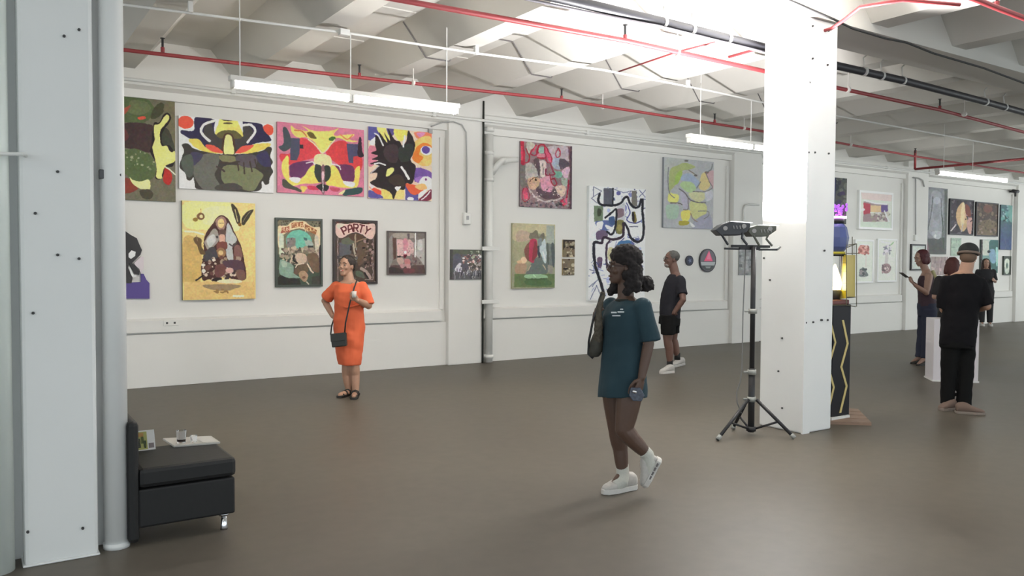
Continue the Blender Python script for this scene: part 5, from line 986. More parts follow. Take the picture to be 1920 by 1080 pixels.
def shoe(root, heel, toe, mats, w_=.046, h=.075, sole=.028, name='shoe', k=1.0, up=None, open_=False):
    """shoe from heel ground point to toe ground point; up = direction away from the ground it is set on"""
    d = (toe-heel); L = d.length; d.normalize(); U = up or V((0,0,1)); U = (U-d*U.dot(d)).normalized(); s = d.cross(U).normalized()
    w_ *= k; h *= k
    e = MB()
    mb = MB(); rows = ((.0,.70,.95,.0),(.08,.88,1.18,0),(.24,.92,1.28,0),(.40,.96,1.16,0),(.56,1.02,.86,0),(.75,1.04,.62,0),(.90,.86,.48,0),(1.0,.45,.30,0))
    rings = [(heel+d*L*t+U*(sole*.6+h*hh*.5), s*(w_*ww), U*(h*hh*.5)) for t, ww, hh, _ in rows]
    mb.loft(rings, 16, sq=.8)
    up_ = mb.build(name, mats[0], root, smooth=True)
    so = MB(); so.prism([heel+d*L*t+s*(w_*1.06*ww*q) for t, ww, q in ((-.03,.5,-1),(.05,.9,-1),(.3,.85,-1),(.7,1.05,-1),(.93,.85,-1),(1.03,.3,-1),(1.03,.3,1),(.93,.85,1),(.7,1.05,1),(.3,.85,1),(.05,.9,1),(-.03,.5,1))], U*sole)
    so.build('sole', mats[1], up_, bevel=.005)
    return up_
def person(label, where, group=None):
    return empty('person', where, label, 'person', group)
SK = lambda n, c: mat(n, c, .5, var=.08, scale=25)

# --- woman in the teal T-shirt dress, walking to the left
d0 = 5.56
def q(px, py, b_=0.0): return at(px, py, d0+b_)
L_, A_ = -rgt_h, fwd_h            # photo-left, away
def mk_teal():
    root = person('woman in a teal T-shirt dress and white trainers walking left in the foreground', on_z(1172, 925))
    sk = SK('dark brown skin', (.100,.055,.038)); legs = sk
    f = (L_*.93-A_*.10+V((0,0,.02))).normalized()
    hc = q(1168, 500, .00); neck = q(1174, 560, .01)
    shL, shR = q(1205, 574, -.13), q(1145, 574, .13)
    hipc = q(1168, 706, 0); tf = (L_*.75-A_*.66).normalized()
    sx_ = (shL-shR).normalized(); hx_ = (q(1190,706,-.10)-q(1148,706,.10)).normalized()
    spec = [(-.12,.13,.10,0),(0,.172,.125,0),(.18,.160,.115,0),(.38,.130,.095,.005),(.55,.138,.105,.01),(.75,.155,.105,.012),(.90,.165,.080,.005),(.97,.11,.062,0),(1.03,.052,.052,0)]
    mb = MB(); mb.loft(torso_rings(hipc, hx_, neck, sx_, spec, tf), 20)
    limb(mb, [neck+V((0,0,-.03)), neck.lerp(hc, .5)+f*-.005, hc-V((0,0,.04))-f*.01], [.055,.050,.052])
    head_shape(mb, hc, f, 1.0, 1)
    elL, wrL = q(1216, 645, -.16), q(1203, 708, -.20); elR, wrR = q(1127, 640, .16), q(1121, 607, .02)
    limb(mb, [shL, elL, wrL], [.052,.038,.026]); limb(mb, [shR, elR, wrR], [.050,.036,.026])
    hand(mb, wrL, (q(1196,740,-.21)-wrL), (L_*.5+A_*.6), -1, .95, .55)
    hand(mb, wrR, (q(1118,588,.0)-wrR), -L_*.5+A_*.3, 1, .95, .9)
    # stance leg (far) and trailing leg (near)
    aR = q(1168, 890, .09); limb(mb, [q(1150,716,.09), q(1157,808,.09), q(1163,842,.10), aR], [.088,.060,.052,.036])
    aL = q(1214, 852, -.07); limb(mb, [q(1184,716,-.09), q(1170,806,-.10), q(1186,824,-.09), aL], [.092,.062,.056,.037])
    limb(mb, [aR, q(1150,912,.05)], [.038,.03]); limb(mb, [aL, q(1218,892,-.05)], [.038,.03])
    bake(mb, 'body', sk, root, .0055, 2)
    face_parts(root, hc, f, 1.0, mat('lips dark', (.10,.030,.028), .4), mat('brow black', (.01,.008,.008), .7), white=(.4,.36,.33))
    # glasses
    F, S, U = frame_from(f); fr = mat('glasses frame', (.03,.012,.012), .3)
    g = MB()
    for s in (1, -1):
        cc = hc+U*.002+S*s*.033+F*.098; g.tube([cc+(S*math.cos(t)*.023+U*math.sin(t)*.018) for t in [i*.5236 for i in range(13)]], .0022, 6)
        g.tube([hc+U*.006+S*s*.056+F*.094, hc+U*.004+S*s*.078+F*.01, hc+U*-.004+S*s*.079-F*.015], .0022, 6)
    g.tube([hc+U*.004+S*.010+F*.100, hc+U*.004-S*.010+F*.100], .002, 6); g.build('glasses', fr, root, smooth=True)
    # dress
    TE = mat('teal cotton', (.014,.042,.058), .85, var=.15, scale=5)
    mb = MB(); spec2 = [(-.27,.198,.150,.0),(-.13,.192,.148,0),(0,.188,.140,0),(.18,.176,.130,0),(.38,.164,.118,.005),(.58,.168,.122,.01),(.78,.176,.118,.012),(.90,.178,.092,.004),(.965,.12,.072,0),(.99,.075,.062,0)]
    mb.loft(torso_rings(hipc, hx_, neck, sx_, spec2, tf), 26)
    hl = q(1219, 640, -.15); mb.tube([shL+V((0,0,-.006)), shL.lerp(hl, .5), hl], [.064,.066,.070], 16); mb.blob(shL+V((0,0,-.002)), V((.065,0,0)), V((0,.065,0)), V((0,0,.062)), 14, 8)
    hr = shR.lerp(elR, .8); mb.tube([shR+V((0,0,-.006)), hr], [.062,.064], 16); mb.blob(shR+V((0,0,-.002)), V((.063,0,0)), V((0,.063,0)), V((0,0,.060)), 14, 8)
    bake(mb, 'dress', TE, root, .008, 5, noise_amp=.010, noise_scale=6)
    MB().tube([neck+(sx_*math.cos(t)*.074+tf*math.sin(t)*.064)+V((0,0,-.012+.0*math.sin(t))) for t in [i*.3927 for i in range(17)]], .011, 8).build('collar', mat('dark olive collar', (.020,.024,.020), .9), root, smooth=True)
    # chest print: small white two line mark
    WP = mat('white ink', (.62,.66,.68), .6)
    for (x0, x1, y) in ((1146,1156,586),(1158,1170,585),(1148,1163,592),(1163,1168,580)):
        a_, b2_ = q(x0, y, -.175-.004*(x0-1146)*.2), q(x1, y, -.178-.004*(x1-1146)*.2)
        MB().tube([a_, b2_], .0055 if y < 590 and y != 580 else .0045, 6).build('chest_print', WP, root)
    # hair: curly mass, side locks and a puff at the back
    HB = mat('black brown hair', (.016,.012,.012), .85, var=.3, scale=40, bump=.6)
    mb = MB(); rp = random.Random(9)
    def hb(o, z, s, r): mb.blob(hc+F*o+U*z+S*s, F*r, S*r, U*r, 12, 7)
    mb.blob(hc-F*.022+U*.070, F*.112, S*.104, U*.088, 18, 10)
    for i in range(40):
        a_ = rp.uniform(.6, 5.7); zz = rp.uniform(-.05, .10); r_ = .085+.01*math.cos(a_); hb(-.035+math.cos(a_)*r_*(1 if zz < .07 else .7), zz, math.sin(a_)*r_*(1 if zz < .07 else .7), rp.uniform(.026,.036)) if not (math.cos(a_) > .35 and zz < .05) else None
    for i in range(26):      # falls to the shoulders
        t = rp.random(); hb(-.055+rp.uniform(-.03,.05), -.05-.12*t, -.065+rp.uniform(-.03,.02), rp.uniform(.022,.032)); hb(.02+rp.uniform(-.045,.025)+.02*t, -.06-.12*t, .080+rp.uniform(-.012,.02), rp.uniform(.02,.030))
        hb(-.09+rp.uniform(-.02,.03), -.02-.13*t, rp.uniform(-.06,.06), rp.uniform(.024,.034))
    pf = q(1211, 532, .06); mb.blob(pf, V((.055,0,0)), V((0,.055,0)), V((0,0,.055)), 12, 8)
    for i in range(12): 
        v_ = V((rp.uniform(-1,1), rp.uniform(-1,1), rp.uniform(-1,1))).normalized(); mb.blob(pf+v_*.04, V((.026,0,0)), V((0,.026,0)), V((0,0,.026)), 8, 5)
    bake(mb, 'hair', HB, root, .008, 2, noise_amp=.010, noise_scale=48)
    # socks and trainers
    WS = mat('white sock', (.55,.55,.50), .9, bump=.3, scale=80); TR = mat('white trainer', (.50,.48,.45), .6, var=.2, scale=40); TS = mat('trainer sole', (.60,.58,.55), .5); TG = mat('trainer grey', (.16,.15,.15), .6)
    mb = MB(); mb.tube([q(1166,868,.10), aR, q(1166,903,.07), q(1152,912,.05)], [.045,.045,.050,.040], 14); bake(mb, 'sock', WS, root, .006, 2)
    mb = MB(); mb.tube([q(1207,846,-.08), aL, q(1219,870,-.06), q(1216,888,-.05)], [.046,.044,.048,.040], 14); bake(mb, 'sock', WS, root, .006, 2)
    h1, t1 = on_z(1190, 916), on_z(1131, 927)
    s1 = shoe(root, h1, t1, (TR, TS), .046, .085, .036)
    F1 = (t1-h1).normalized(); 
    for k_ in range(4): 
        p = h1.lerp(t1, .42+.09*k_)+V((0,0,.096-.014*k_)); sd = F1.cross(V((0,0,1))); MB().tube([p-sd*.022, p+V((0,0,.006)), p+sd*.022], .004, 6).build('lace', TS, s1)
    for k_ in range(5):
        p = h1.lerp(t1, .08+.12*k_)+V((0,0,.022))-F1.cross(V((0,0,1)))*(-.044); MB().tube([p, p+F1*.02], .007, 6).build('sole_detail', TG, s1)
    h2, t2 = q(1240, 862, -.06), q(1212, 914, -.04)
    U2 = (RV*.0+ (t2-h2).normalized().cross(A_)).normalized()
    if U2.dot(L_) < 0: U2 = -U2
    s2 = shoe(root, h2, t2, (TR, TS), .046, .085, .034, up=U2)
    for k_ in range(4):
        p = h2.lerp(t2, .12+.15*k_)+U2*.02-A_*.046; MB().tube([p, p+(t2-h2).normalized()*.025], .007, 6).build('sole_detail', TG, s2)
    # shoulder bag on the far side, purse in the near hand
    LE = mat('mottled bag cloth', (.09,.075,.055), .8, var=.75, scale=45)
    bg = empty('shoulder_bag', q(1116, 655, .08), 'mottled brown and black shoulder bag hanging at the front of the teal dress', 'bag')
    mb = MB(); pth = [q(1131,548,-.02), q(1123,580,-.02), q(1122,610,0), q(1121,640,.05)]
    mb.tube(pth, [.018,.022,.028,.035], 10); bake(mb, 'strap', LE, bg, .007, 2, noise_amp=.006, noise_scale=40)
    mb = MB(); mb.loft([(q(1122,622,.06), RV*.030, A_*.03), (q(1119,640,.06), RV*.046, A_*.045), (q(1116,658,.06), RV*.052, A_*.05), (q(1114,669,.06), RV*.034, A_*.035)], 18)
    bake(mb, 'pouch', mat('dark olive bag', (.045,.042,.032), .7, var=.4, scale=30), bg, .008, 3)
    MB().tube([q(1128,550,-.03), q(1112,600,-.01), q(1104,640,.04), q(1103,664,.05), q(1112,672,.04)], .008, 8).build('piping', BLK, bg, smooth=True)
    pu = empty('purse', q(1196, 740, -.22), 'small shiny patterned purse in the lowered hand of the teal dress woman', 'purse')
    P_ = [q(1183,727,-.235), q(1201,727,-.235), q(1209,742,-.235), q(1203,753,-.235), q(1187,752,-.235), q(1180,742,-.235)]
    MB().prism(P_, A_*.02).build('body', mat('blue black pattern', (.06,.07,.10), .3, var=.9, scale=60), pu, bevel=.004)
    MB().tube([q(1186,733,-.245), q(1193,736,-.245)], .010, 8).build('shiny_clasp', CHROME, pu, smooth=True)
mk_teal()

# --- woman in the orange dress, hand on hip, looking up
d0 = 9.57
def mk_orange():
    root = person('smiling woman in an orange dress and black sandals, hand on hip', on_z(656, 743))
    sk = SK('light tan skin', (.42,.24,.16))
    f = (L_*.42-A_*.90+V((0,0,.14))).normalized()
    hc = q(650, 499, 0); neck = q(655, 526, .0)
    shL, shR = q(679, 537, -.02), q(631, 537, .02)      # photo-right is her left
    hipc = q(655, 612, 0); tf = (L_*.25-A_*.97).normalized(); sx_ = (shL-shR).normalized(); hx_ = sx_
    mb = MB()
    spec = [(-.12,.13,.10,0),(0,.172,.125,0),(.18,.165,.12,0),(.38,.140,.11,.01),(.55,.145,.12,.02),(.75,.160,.12,.02),(.90,.165,.085,.005),(.97,.12,.066,0),(1.03,.055,.055,0)]
    mb.loft(torso_rings(hipc, hx_, neck, sx_, spec, tf), 20)
    limb(mb, [neck+V((0,0,-.03)), neck.lerp(hc, .5), hc-V((0,0,.04))-f*.015], [.060,.054,.055]); head_shape(mb, hc, f, 1.06, 1)
    elR, wrR = q(609, 564, .10), q(624, 593, .03); elL, wrL = q(691, 573, -.06), q(670, 563, -.26)
    limb(mb, [shR, elR, wrR], [.055,.042,.028]); limb(mb, [shL, elL, wrL], [.055,.044,.030])
    hand(mb, wrR, q(632,604,-.04)-wrR, (-L_)*1.0, 1, .95, .2); hand(mb, wrL, q(661,552,-.28)-wrL, V((0,0,.5))+L_*.2+A_*.8, 1, .95, .9)
    aR, aL = q(655, 735, .03), q(667, 736, -.02)
    limb(mb, [q(646,640,0), q(650,685,.0), q(650,703,.02), aR], [.085,.056,.054,.036]); limb(mb, [q(665,640,0), q(665,685,-.02), q(666,703,0), aL], [.085,.056,.054,.036])
    gR, gL = on_z(637, 746), on_z(663, 749)
    for an, g_ in ((aR, gR), (aL, gL)): limb(mb, [an+V((0,0,-.02)), an.lerp(g_+V((0,0,.03)), .6), g_+V((0,0,.035))], [.036,.034,.024])
    bake(mb, 'body', sk, root, .0065, 2)
    face_parts(root, hc, f, 1.06, mat('lips red', (.45,.09,.07), .4), mat('brow brown', (.06,.04,.03), .7), smile=1)
    OR = mat('orange cloth', (.72,.135,.050), .75, var=.08, scale=6)
    mb = MB(); spec2 = [(-.84,.135,.12,.0),(-.6,.150,.130,0),(-.3,.176,.140,0),(0,.190,.142,0),(.18,.184,.135,.005),(.36,.172,.128,.015),(.55,.172,.135,.02),(.75,.178,.132,.02),(.90,.182,.10,.005),(.955,.15,.082,0)]
    mb.loft(torso_rings(hipc, hx_, neck, sx_, spec2, tf), 26)
    for sh, el, fr in ((shR, elR, .82), (shL, elL, .98)):
        e = sh.lerp(el, fr); mb.tube([sh, sh.lerp(e,.5), e], [.070,.074,.080], 16); mb.blob(sh, V((.068,0,0)), V((0,.068,0)), V((0,0,.06)), 14, 8)
    bake(mb, 'dress', OR, root, .009, 4, noise_amp=.012, noise_scale=7)
    nk = [neck+tf*.10+V((0,0,-.13)), neck+tf*.088+V((0,0,-.07)), neck+tf*.07+V((0,0,-.02))]
    MB().prism([nk[0], nk[2]+sx_*.07, nk[2]-sx_*.07], tf*.012).build('neckline', sk, root)
    MB().tube([q(634,570,-.12), q(650,577,-.15), q(676,571,-.13)], .012, 8).build('waist_gather', OR, root, smooth=True)
    F, S, U = frame_from(f); HB = mat('dark tied hair', (.035,.025,.020), .7, var=.3, scale=40, bump=.4)
    mb = MB(); mb.blob(hc-F*.022+U*.050, F*.100, S*.090, U*.088, 18, 10); mb.blob(hc-F*.10-U*.01, F*.045, S*.05, U*.05, 12, 8); bake(mb, 'hair', HB, root, .007, 2, noise_amp=.004, noise_scale=50)
    SB = mat('black strap', (.02,.018,.015), .5)
    for an, g_ in ((aR, gR), (aL, gL)):
        hl = V((an.x, an.y, 0)); hl = hl-(g_-hl).normalized()*.05; s_ = shoe_sole = MB()
        d = (g_-hl); Ln = d.length+.03; d.normalize(); s = d.cross(V((0,0,1)))
        s_.prism([hl+d*Ln*t+s*(.046*ww*qq) for t, ww, qq in ((0,.5,-1),(.1,.8,-1),(.4,.8,-1),(.75,1.05,-1),(.95,.8,-1),(1,.3,-1),(1,.3,1),(.95,.8,1),(.75,1.05,1),(.4,.8,1),(.1,.8,1),(0,.5,1))], V((0,0,.028)))
        so = s_.build('sandal', SB, root, bevel=.004)
        for t, hh in ((.30,.075),(.52,.068),(.78,.045)):
            c = hl+d*Ln*t; MB().tube([c+s*.046+V((0,0,.015)), c+s*.034+V((0,0,hh*.8)), c+V((0,0,hh)), c-s*.034+V((0,0,hh*.8)), c-s*.046+V((0,0,.015))], .009, 8).build('strap', SB, so, smooth=True)
        MB().tube([an+(d*math.cos(t)+s*math.sin(t))*.044+V((0,0,-.01)) for t in [i*.5236 for i in range(13)]], .009, 8).build('ankle_strap', SB, so, smooth=True)
    bg = empty('crossbody_bag', q(633, 638, -.2), 'black crossbody bag hanging in front of the orange dress', 'bag')
    MB().tube([q(669,526,-.02), q(664,540,-.15), q(655,572,-.19), q(648,605,-.20), q(646,626,-.19)], .009, 8).build('strap', BLK, bg, smooth=True)
    MB().tube([q(669,526,-.02), q(662,526,.10), q(640,560,.15), q(622,610,.08), q(620,627,-.10)], .009, 8).build('strap', BLK, bg, smooth=True)
    P_ = [q(619,627,-.24), q(648,624,-.24), q(650,649,-.24), q(622,652,-.24)]; MB().prism(P_, A_*.07).build('pouch', mat('black leather', (.025,.025,.022), .4), bg, bevel=.012)
    P_ = [q(619,626,-.246), q(649,623,-.246), q(649,638,-.246), q(620,641,-.246)]; MB().prism(P_, A_*.006).build('flap', MATS['black leather'], bg, bevel=.003)
    cu = empty('cup', q(665, 550, -.30), 'small white cup held up by the orange dress woman', 'cup')
    MB().tube([q(664,558,-.315), q(664,546,-.315)], [.022,.028], 16).build('cup_body', mat('cup white', (.7,.68,.64), .4), cu, smooth=True)
mk_orange()

# --- man in grey T-shirt and dark shorts
d0 = 11.6*1.0
d0 = (on_z(1256,698)-EYE).dot(FW)
def mk_man():
    root = person('bespectacled man in a dark grey T-shirt and black shorts, hand in pocket', on_z(1256, 692))
    sk = SK('tanned skin', (.16,.085,.065)); f = (L_*.97-A_*.15+V((0,0,.04))).normalized()
    hc = q(1259, 486, 0); neck = q(1267, 513, 0); shL, shR = q(1275, 524, -.14), q(1262, 524, .15)
    hipc = q(1256, 596, 0); tf = (L_*.95-A_*.3).normalized(); sx_ = (shL-shR).normalized()
    spec = [(-.12,.13,.11,0),(0,.160,.120,0),(.3,.155,.125,.02),(.55,.165,.125,.02),(.78,.185,.115,.01),(.91,.18,.085,0),(.98,.11,.066,0),(1.03,.06,.058,0)]
    mb = MB(); mb.loft(torso_rings(hipc, sx_, neck, sx_, spec, tf), 20)
    limb(mb, [neck+V((0,0,-.03)), hc-V((0,0,.05))-f*.015], [.062,.060]); head_shape(mb, hc, f, 1.06)
    elL, wrL = q(1281, 562, -.26), q(1264, 586, -.20); elR, wrR = q(1247, 563, .24), q(1243, 592, .16)
    limb(mb, [shL, elL, wrL], [.058,.044,.032]); limb(mb, [shR, elR, wrR], [.058,.044,.032])
    hand(mb, wrL, q(1261,598,-.10)-wrL, A_, 1, .9, .2); hand(mb, wrR, q(1242,606,.14)-wrR, A_*-1, -1, 1, .4)
    aL, aR = q(1256, 680, -.05), q(1270, 668, .12)
    limb(mb, [q(1252,600,-.09), q(1252,640,-.09), q(1255,655,-.07), aL], [.095,.060,.058,.038]); limb(mb, [q(1260,600,.09), q(1262,636,.10), q(1266,650,.11), aR], [.095,.060,.058,.038])
    bake(mb, 'body', sk, root, .007, 2)
    face_parts(root, hc, f, 1.06, mat('lips dull', (.25,.10,.08), .5), mat('brow grey', (.12,.11,.10), .7))
    F, S, U = frame_from(f)
    mb = MB(); mb.blob(hc-F*.022+U*.044, F*.100, S*.088, U*.086, 18, 10); bake(mb, 'hair', mat('grey black hair', (.09,.09,.085), .8, var=.4, scale=50), root, .008, 2, noise_amp=.004, noise_scale=40)
    mb = MB(); mb.blob(hc+F*.062-U*.088, F*.038, S*.046, U*.034, 14, 8); bake(mb, 'beard', mat('grey beard', (.30,.27,.25), .9), root, .008, 2, noise_amp=.003, noise_scale=40)
    g = MB()
    for s in (1, -1):
        cc = hc+U*.004+S*s*.034+F*.100; g.tube([cc+(S*math.cos(t)*.023+U*math.sin(t)*.017) for t in [i*.5236 for i in range(13)]], .0025, 6); g.tube([hc+U*.006+S*s*.058+F*.096, hc+U*.004+S*s*.082-F*.01], .0025, 6)
    g.build('glasses', DARKG, root, smooth=True)
    TG = mat('charcoal cotton', (.022,.022,.028), .9, spec=.25, var=.1, scale=8)
    mb = MB(); spec2 = [(-.06,.176,.142,0),(.1,.176,.145,.01),(.3,.170,.145,.02),(.55,.178,.142,.02),(.78,.196,.130,.01),(.91,.19,.098,0),(.97,.12,.074,0)]
    mb.loft(torso_rings(hipc, sx_, neck, sx_, spec2, tf), 24)
    for sh, el in ((shL, elL), (shR, elR)): e = sh.lerp(el, .75); mb.tube([sh, e], [.072,.078], 16); mb.blob(sh, V((.07,0,0)), V((0,.07,0)), V((0,0,.062)), 14, 8)
    bake(mb, 't_shirt', TG, root, .010, 4, noise_amp=.010, noise_scale=7)
    mb = MB(); mb.loft(torso_rings(hipc, sx_, neck, sx_, [(-.16,.175,.15,0),(.02,.178,.150,0)], tf), 20)
    mb.tube([q(1253,590,-.12), q(1253,627,-.10)], [.112,.104], 18); mb.tube([q(1260,600,.09), q(1261,625,.10)], [.108,.100], 18)
    bake(mb, 'shorts', mat('black shorts', (.009,.009,.009), .9, spec=.2), root, .010, 4, noise_amp=.006, noise_scale=8)
    SKK = mat('black sock', (.02,.02,.02), .9); TR = MATS['white trainer']; TS = MATS['trainer sole']
    for an, hl, to in ((aL, on_z(1262, 699), on_z(1238, 701)), (aR, on_z(1281, 684), on_z(1260, 689))):
        MB().tube([an+V((0,0,.05)), an+V((0,0,-.05))], [.043,.045], 12).build('sock', SKK, root, smooth=True)
        shoe(root, hl, to, (TR, TS), .048, .085, .034)
mk_man()

# --- red haired woman looking at a phone
d0 = (on_z(1722,684)-EYE).dot(FW)
def mk_phone():
    root = person('woman with dark red bob and navy trousers looking at her phone', on_z(1725, 684))
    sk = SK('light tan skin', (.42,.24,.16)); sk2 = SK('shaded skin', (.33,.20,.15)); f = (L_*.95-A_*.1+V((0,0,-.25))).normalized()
    hc = q(1727, 484, 0); neck = q(1737, 507, 0); shL, shR = q(1742, 518, -.15), q(1738, 518, .13)
    hipc = q(1738, 575, 0); tf = (L_*.95-A_*.3).normalized(); sx_ = (shL-shR).normalized()
    spec = [(-.12,.13,.11,0),(0,.172,.13,0),(.25,.145,.11,0),(.5,.138,.11,.01),(.75,.155,.11,.01),(.91,.15,.075,0),(.98,.09,.058,0),(1.03,.052,.052,0)]
    mb = MB(); mb.loft(torso_rings(hipc, sx_, neck, sx_, spec, tf), 20)
    limb(mb, [neck+V((0,0,-.03)), hc-V((0,0,.05))-f*.015], [.055,.052]); head_shape(mb, hc, f, 1.02, 1)
    elL, wrL = q(1737, 549, -.22), q(1716, 535, -.22); elR, wrR = q(1732, 548, .16), q(1714, 532, .02)
    limb(mb, [shL, elL, wrL], [.056,.042,.028]); limb(mb, [shR, elR, wrR], [.054,.042,.028])
    hand(mb, wrL, q(1704,525,-.17)-wrL, V((0,0,1)), -1, .95, .6); hand(mb, wrR, q(1704,523,-.02)-wrR, V((0,0,1)), 1, .95, .6)
    hL, hR = q(1742,580,-.09), q(1735,580,.09); aL, aR = q(1736,670,-.08), q(1727,668,.08)
    limb(mb, [hL, q(1740,628,-.09), aL], [.09,.058,.036]); limb(mb, [hR, q(1731,628,.09), aR], [.09,.058,.036])
    gl, gr = on_z(1722, 686), on_z(1711, 682)
    for an, g_ in ((aL, gl), (aR, gr)): limb(mb, [an, g_+V((0,0,.03))], [.034,.024])
    bake(mb, 'body', sk2, root, .0075, 2)
    face_parts(root, hc, f, 1.02, MATS['lips dull'], MATS['brow brown'])
    F, S, U = frame_from(f)
    mb = MB(); mb.blob(hc-F*.035+U*.030, F*.105, S*.100, U*.105, 18, 10); mb.blob(hc-F*.055-U*.045, F*.075, S*.098, U*.085, 16, 9); mb.blob(hc+F*.0-U*.04+S*.08, F*.05, S*.028, U*.06, 12, 8); mb.blob(hc+F*.0-U*.04-S*.08, F*.05, S*.028, U*.06, 12, 8)
    bake(mb, 'hair', mat('dark red hair', (.070,.012,.016), .6, var=.3, scale=40), root, .008, 2, noise_amp=.004, noise_scale=40)
    mb = MB(); mb.loft(torso_rings(hipc, sx_, neck, sx_, [(.0,.180,.14,0),(.25,.158,.125,0),(.5,.150,.122,.01),(.75,.164,.120,.01),(.86,.150,.095,0)], tf), 22)
    limb(mb, [shL+V((0,0,.02)), shL+V((0,0,-.06))+tf*.03], [.030,.045])
    bake(mb, 'sleeveless_top', mat('maroon black top', (.045,.024,.034), .85), root, .010, 4, noise_amp=.007, noise_scale=8)
    sh_ = MB(); sh_.tube([q(1748,508,.02), q(1752,520,-.02), q(1757,545,.02)], [.035,.045,.03], 12); bake(sh_, 'scarf', mat('pale yellow cloth', (.42,.40,.22), .8), root, .01, 3, noise_amp=.008, noise_scale=14)
    mb = MB(); mb.loft(torso_rings(hipc, sx_, neck, sx_, [(-.25,.168,.135,0),(0,.182,.142,0),(.1,.172,.135,0)], tf), 22)
    mb.tube([hL, q(1741,628,-.09), q(1738,672,-.08)], [.112,.095,.092], 18); mb.tube([hR, q(1732,628,.09), q(1728,670,.08)], [.112,.095,.092], 18)
    bake(mb, 'trousers', mat('navy trousers', (.022,.026,.050), .85), root, .010, 4, noise_amp=.008, noise_scale=7)
    for an, g_ in ((aL, gl), (aR, gr)):
        hl = V((an.x, an.y, 0)); hl -= (g_-hl).normalized()*.04; so = shoe(root, hl, g_+(g_-hl).normalized()*.03, (MATS['black strap'], MATS['black strap']), .038, .05, .02)
    ph = empty('phone', q(1700, 519, -.09), 'dark phone held out by the red haired woman', 'phone')
    c0_, c1_ = q(1693, 512, -.15), q(1705, 521, -.15); MB().prism([c0_, c1_, c1_+A_*.13, c0_+A_*.13], (0,0,.009)).build('case', mat('phone case', (.05,.05,.05), .3), ph, bevel=.003)
    MB().prism([c0_.lerp(c1_,.08)+A_*.01+V((0,0,.0095)), c0_.lerp(c1_,.92)+A_*.01+V((0,0,.0095)), c0_.lerp(c1_,.92)+A_*.12+V((0,0,.0095)), c0_.lerp(c1_,.08)+A_*.12+V((0,0,.0095))], (0,0,.001)).build('screen', mat('phone screen', (.10,.11,.10), .1), ph)
    bg = empty('shoulder_bag', q(1757, 600, .1), 'black bag hanging behind the hip of the red haired woman', 'bag')
    MB().tube([q(1744,509,.12), q(1757,545,.14), q(1760,575,.12)], .010, 8).build('strap', BLK, bg, smooth=True)
    mb = MB(); mb.loft([(q(1757,572,.12), RV*.055, A_*.05), (q(1756,588,.12), RV*.075, A_*.06), (q(1753,606,.12), RV*.05, A_*.04)], 16); bake(mb, 'pouch', BLK, bg, .01, 3)
mk_phone()

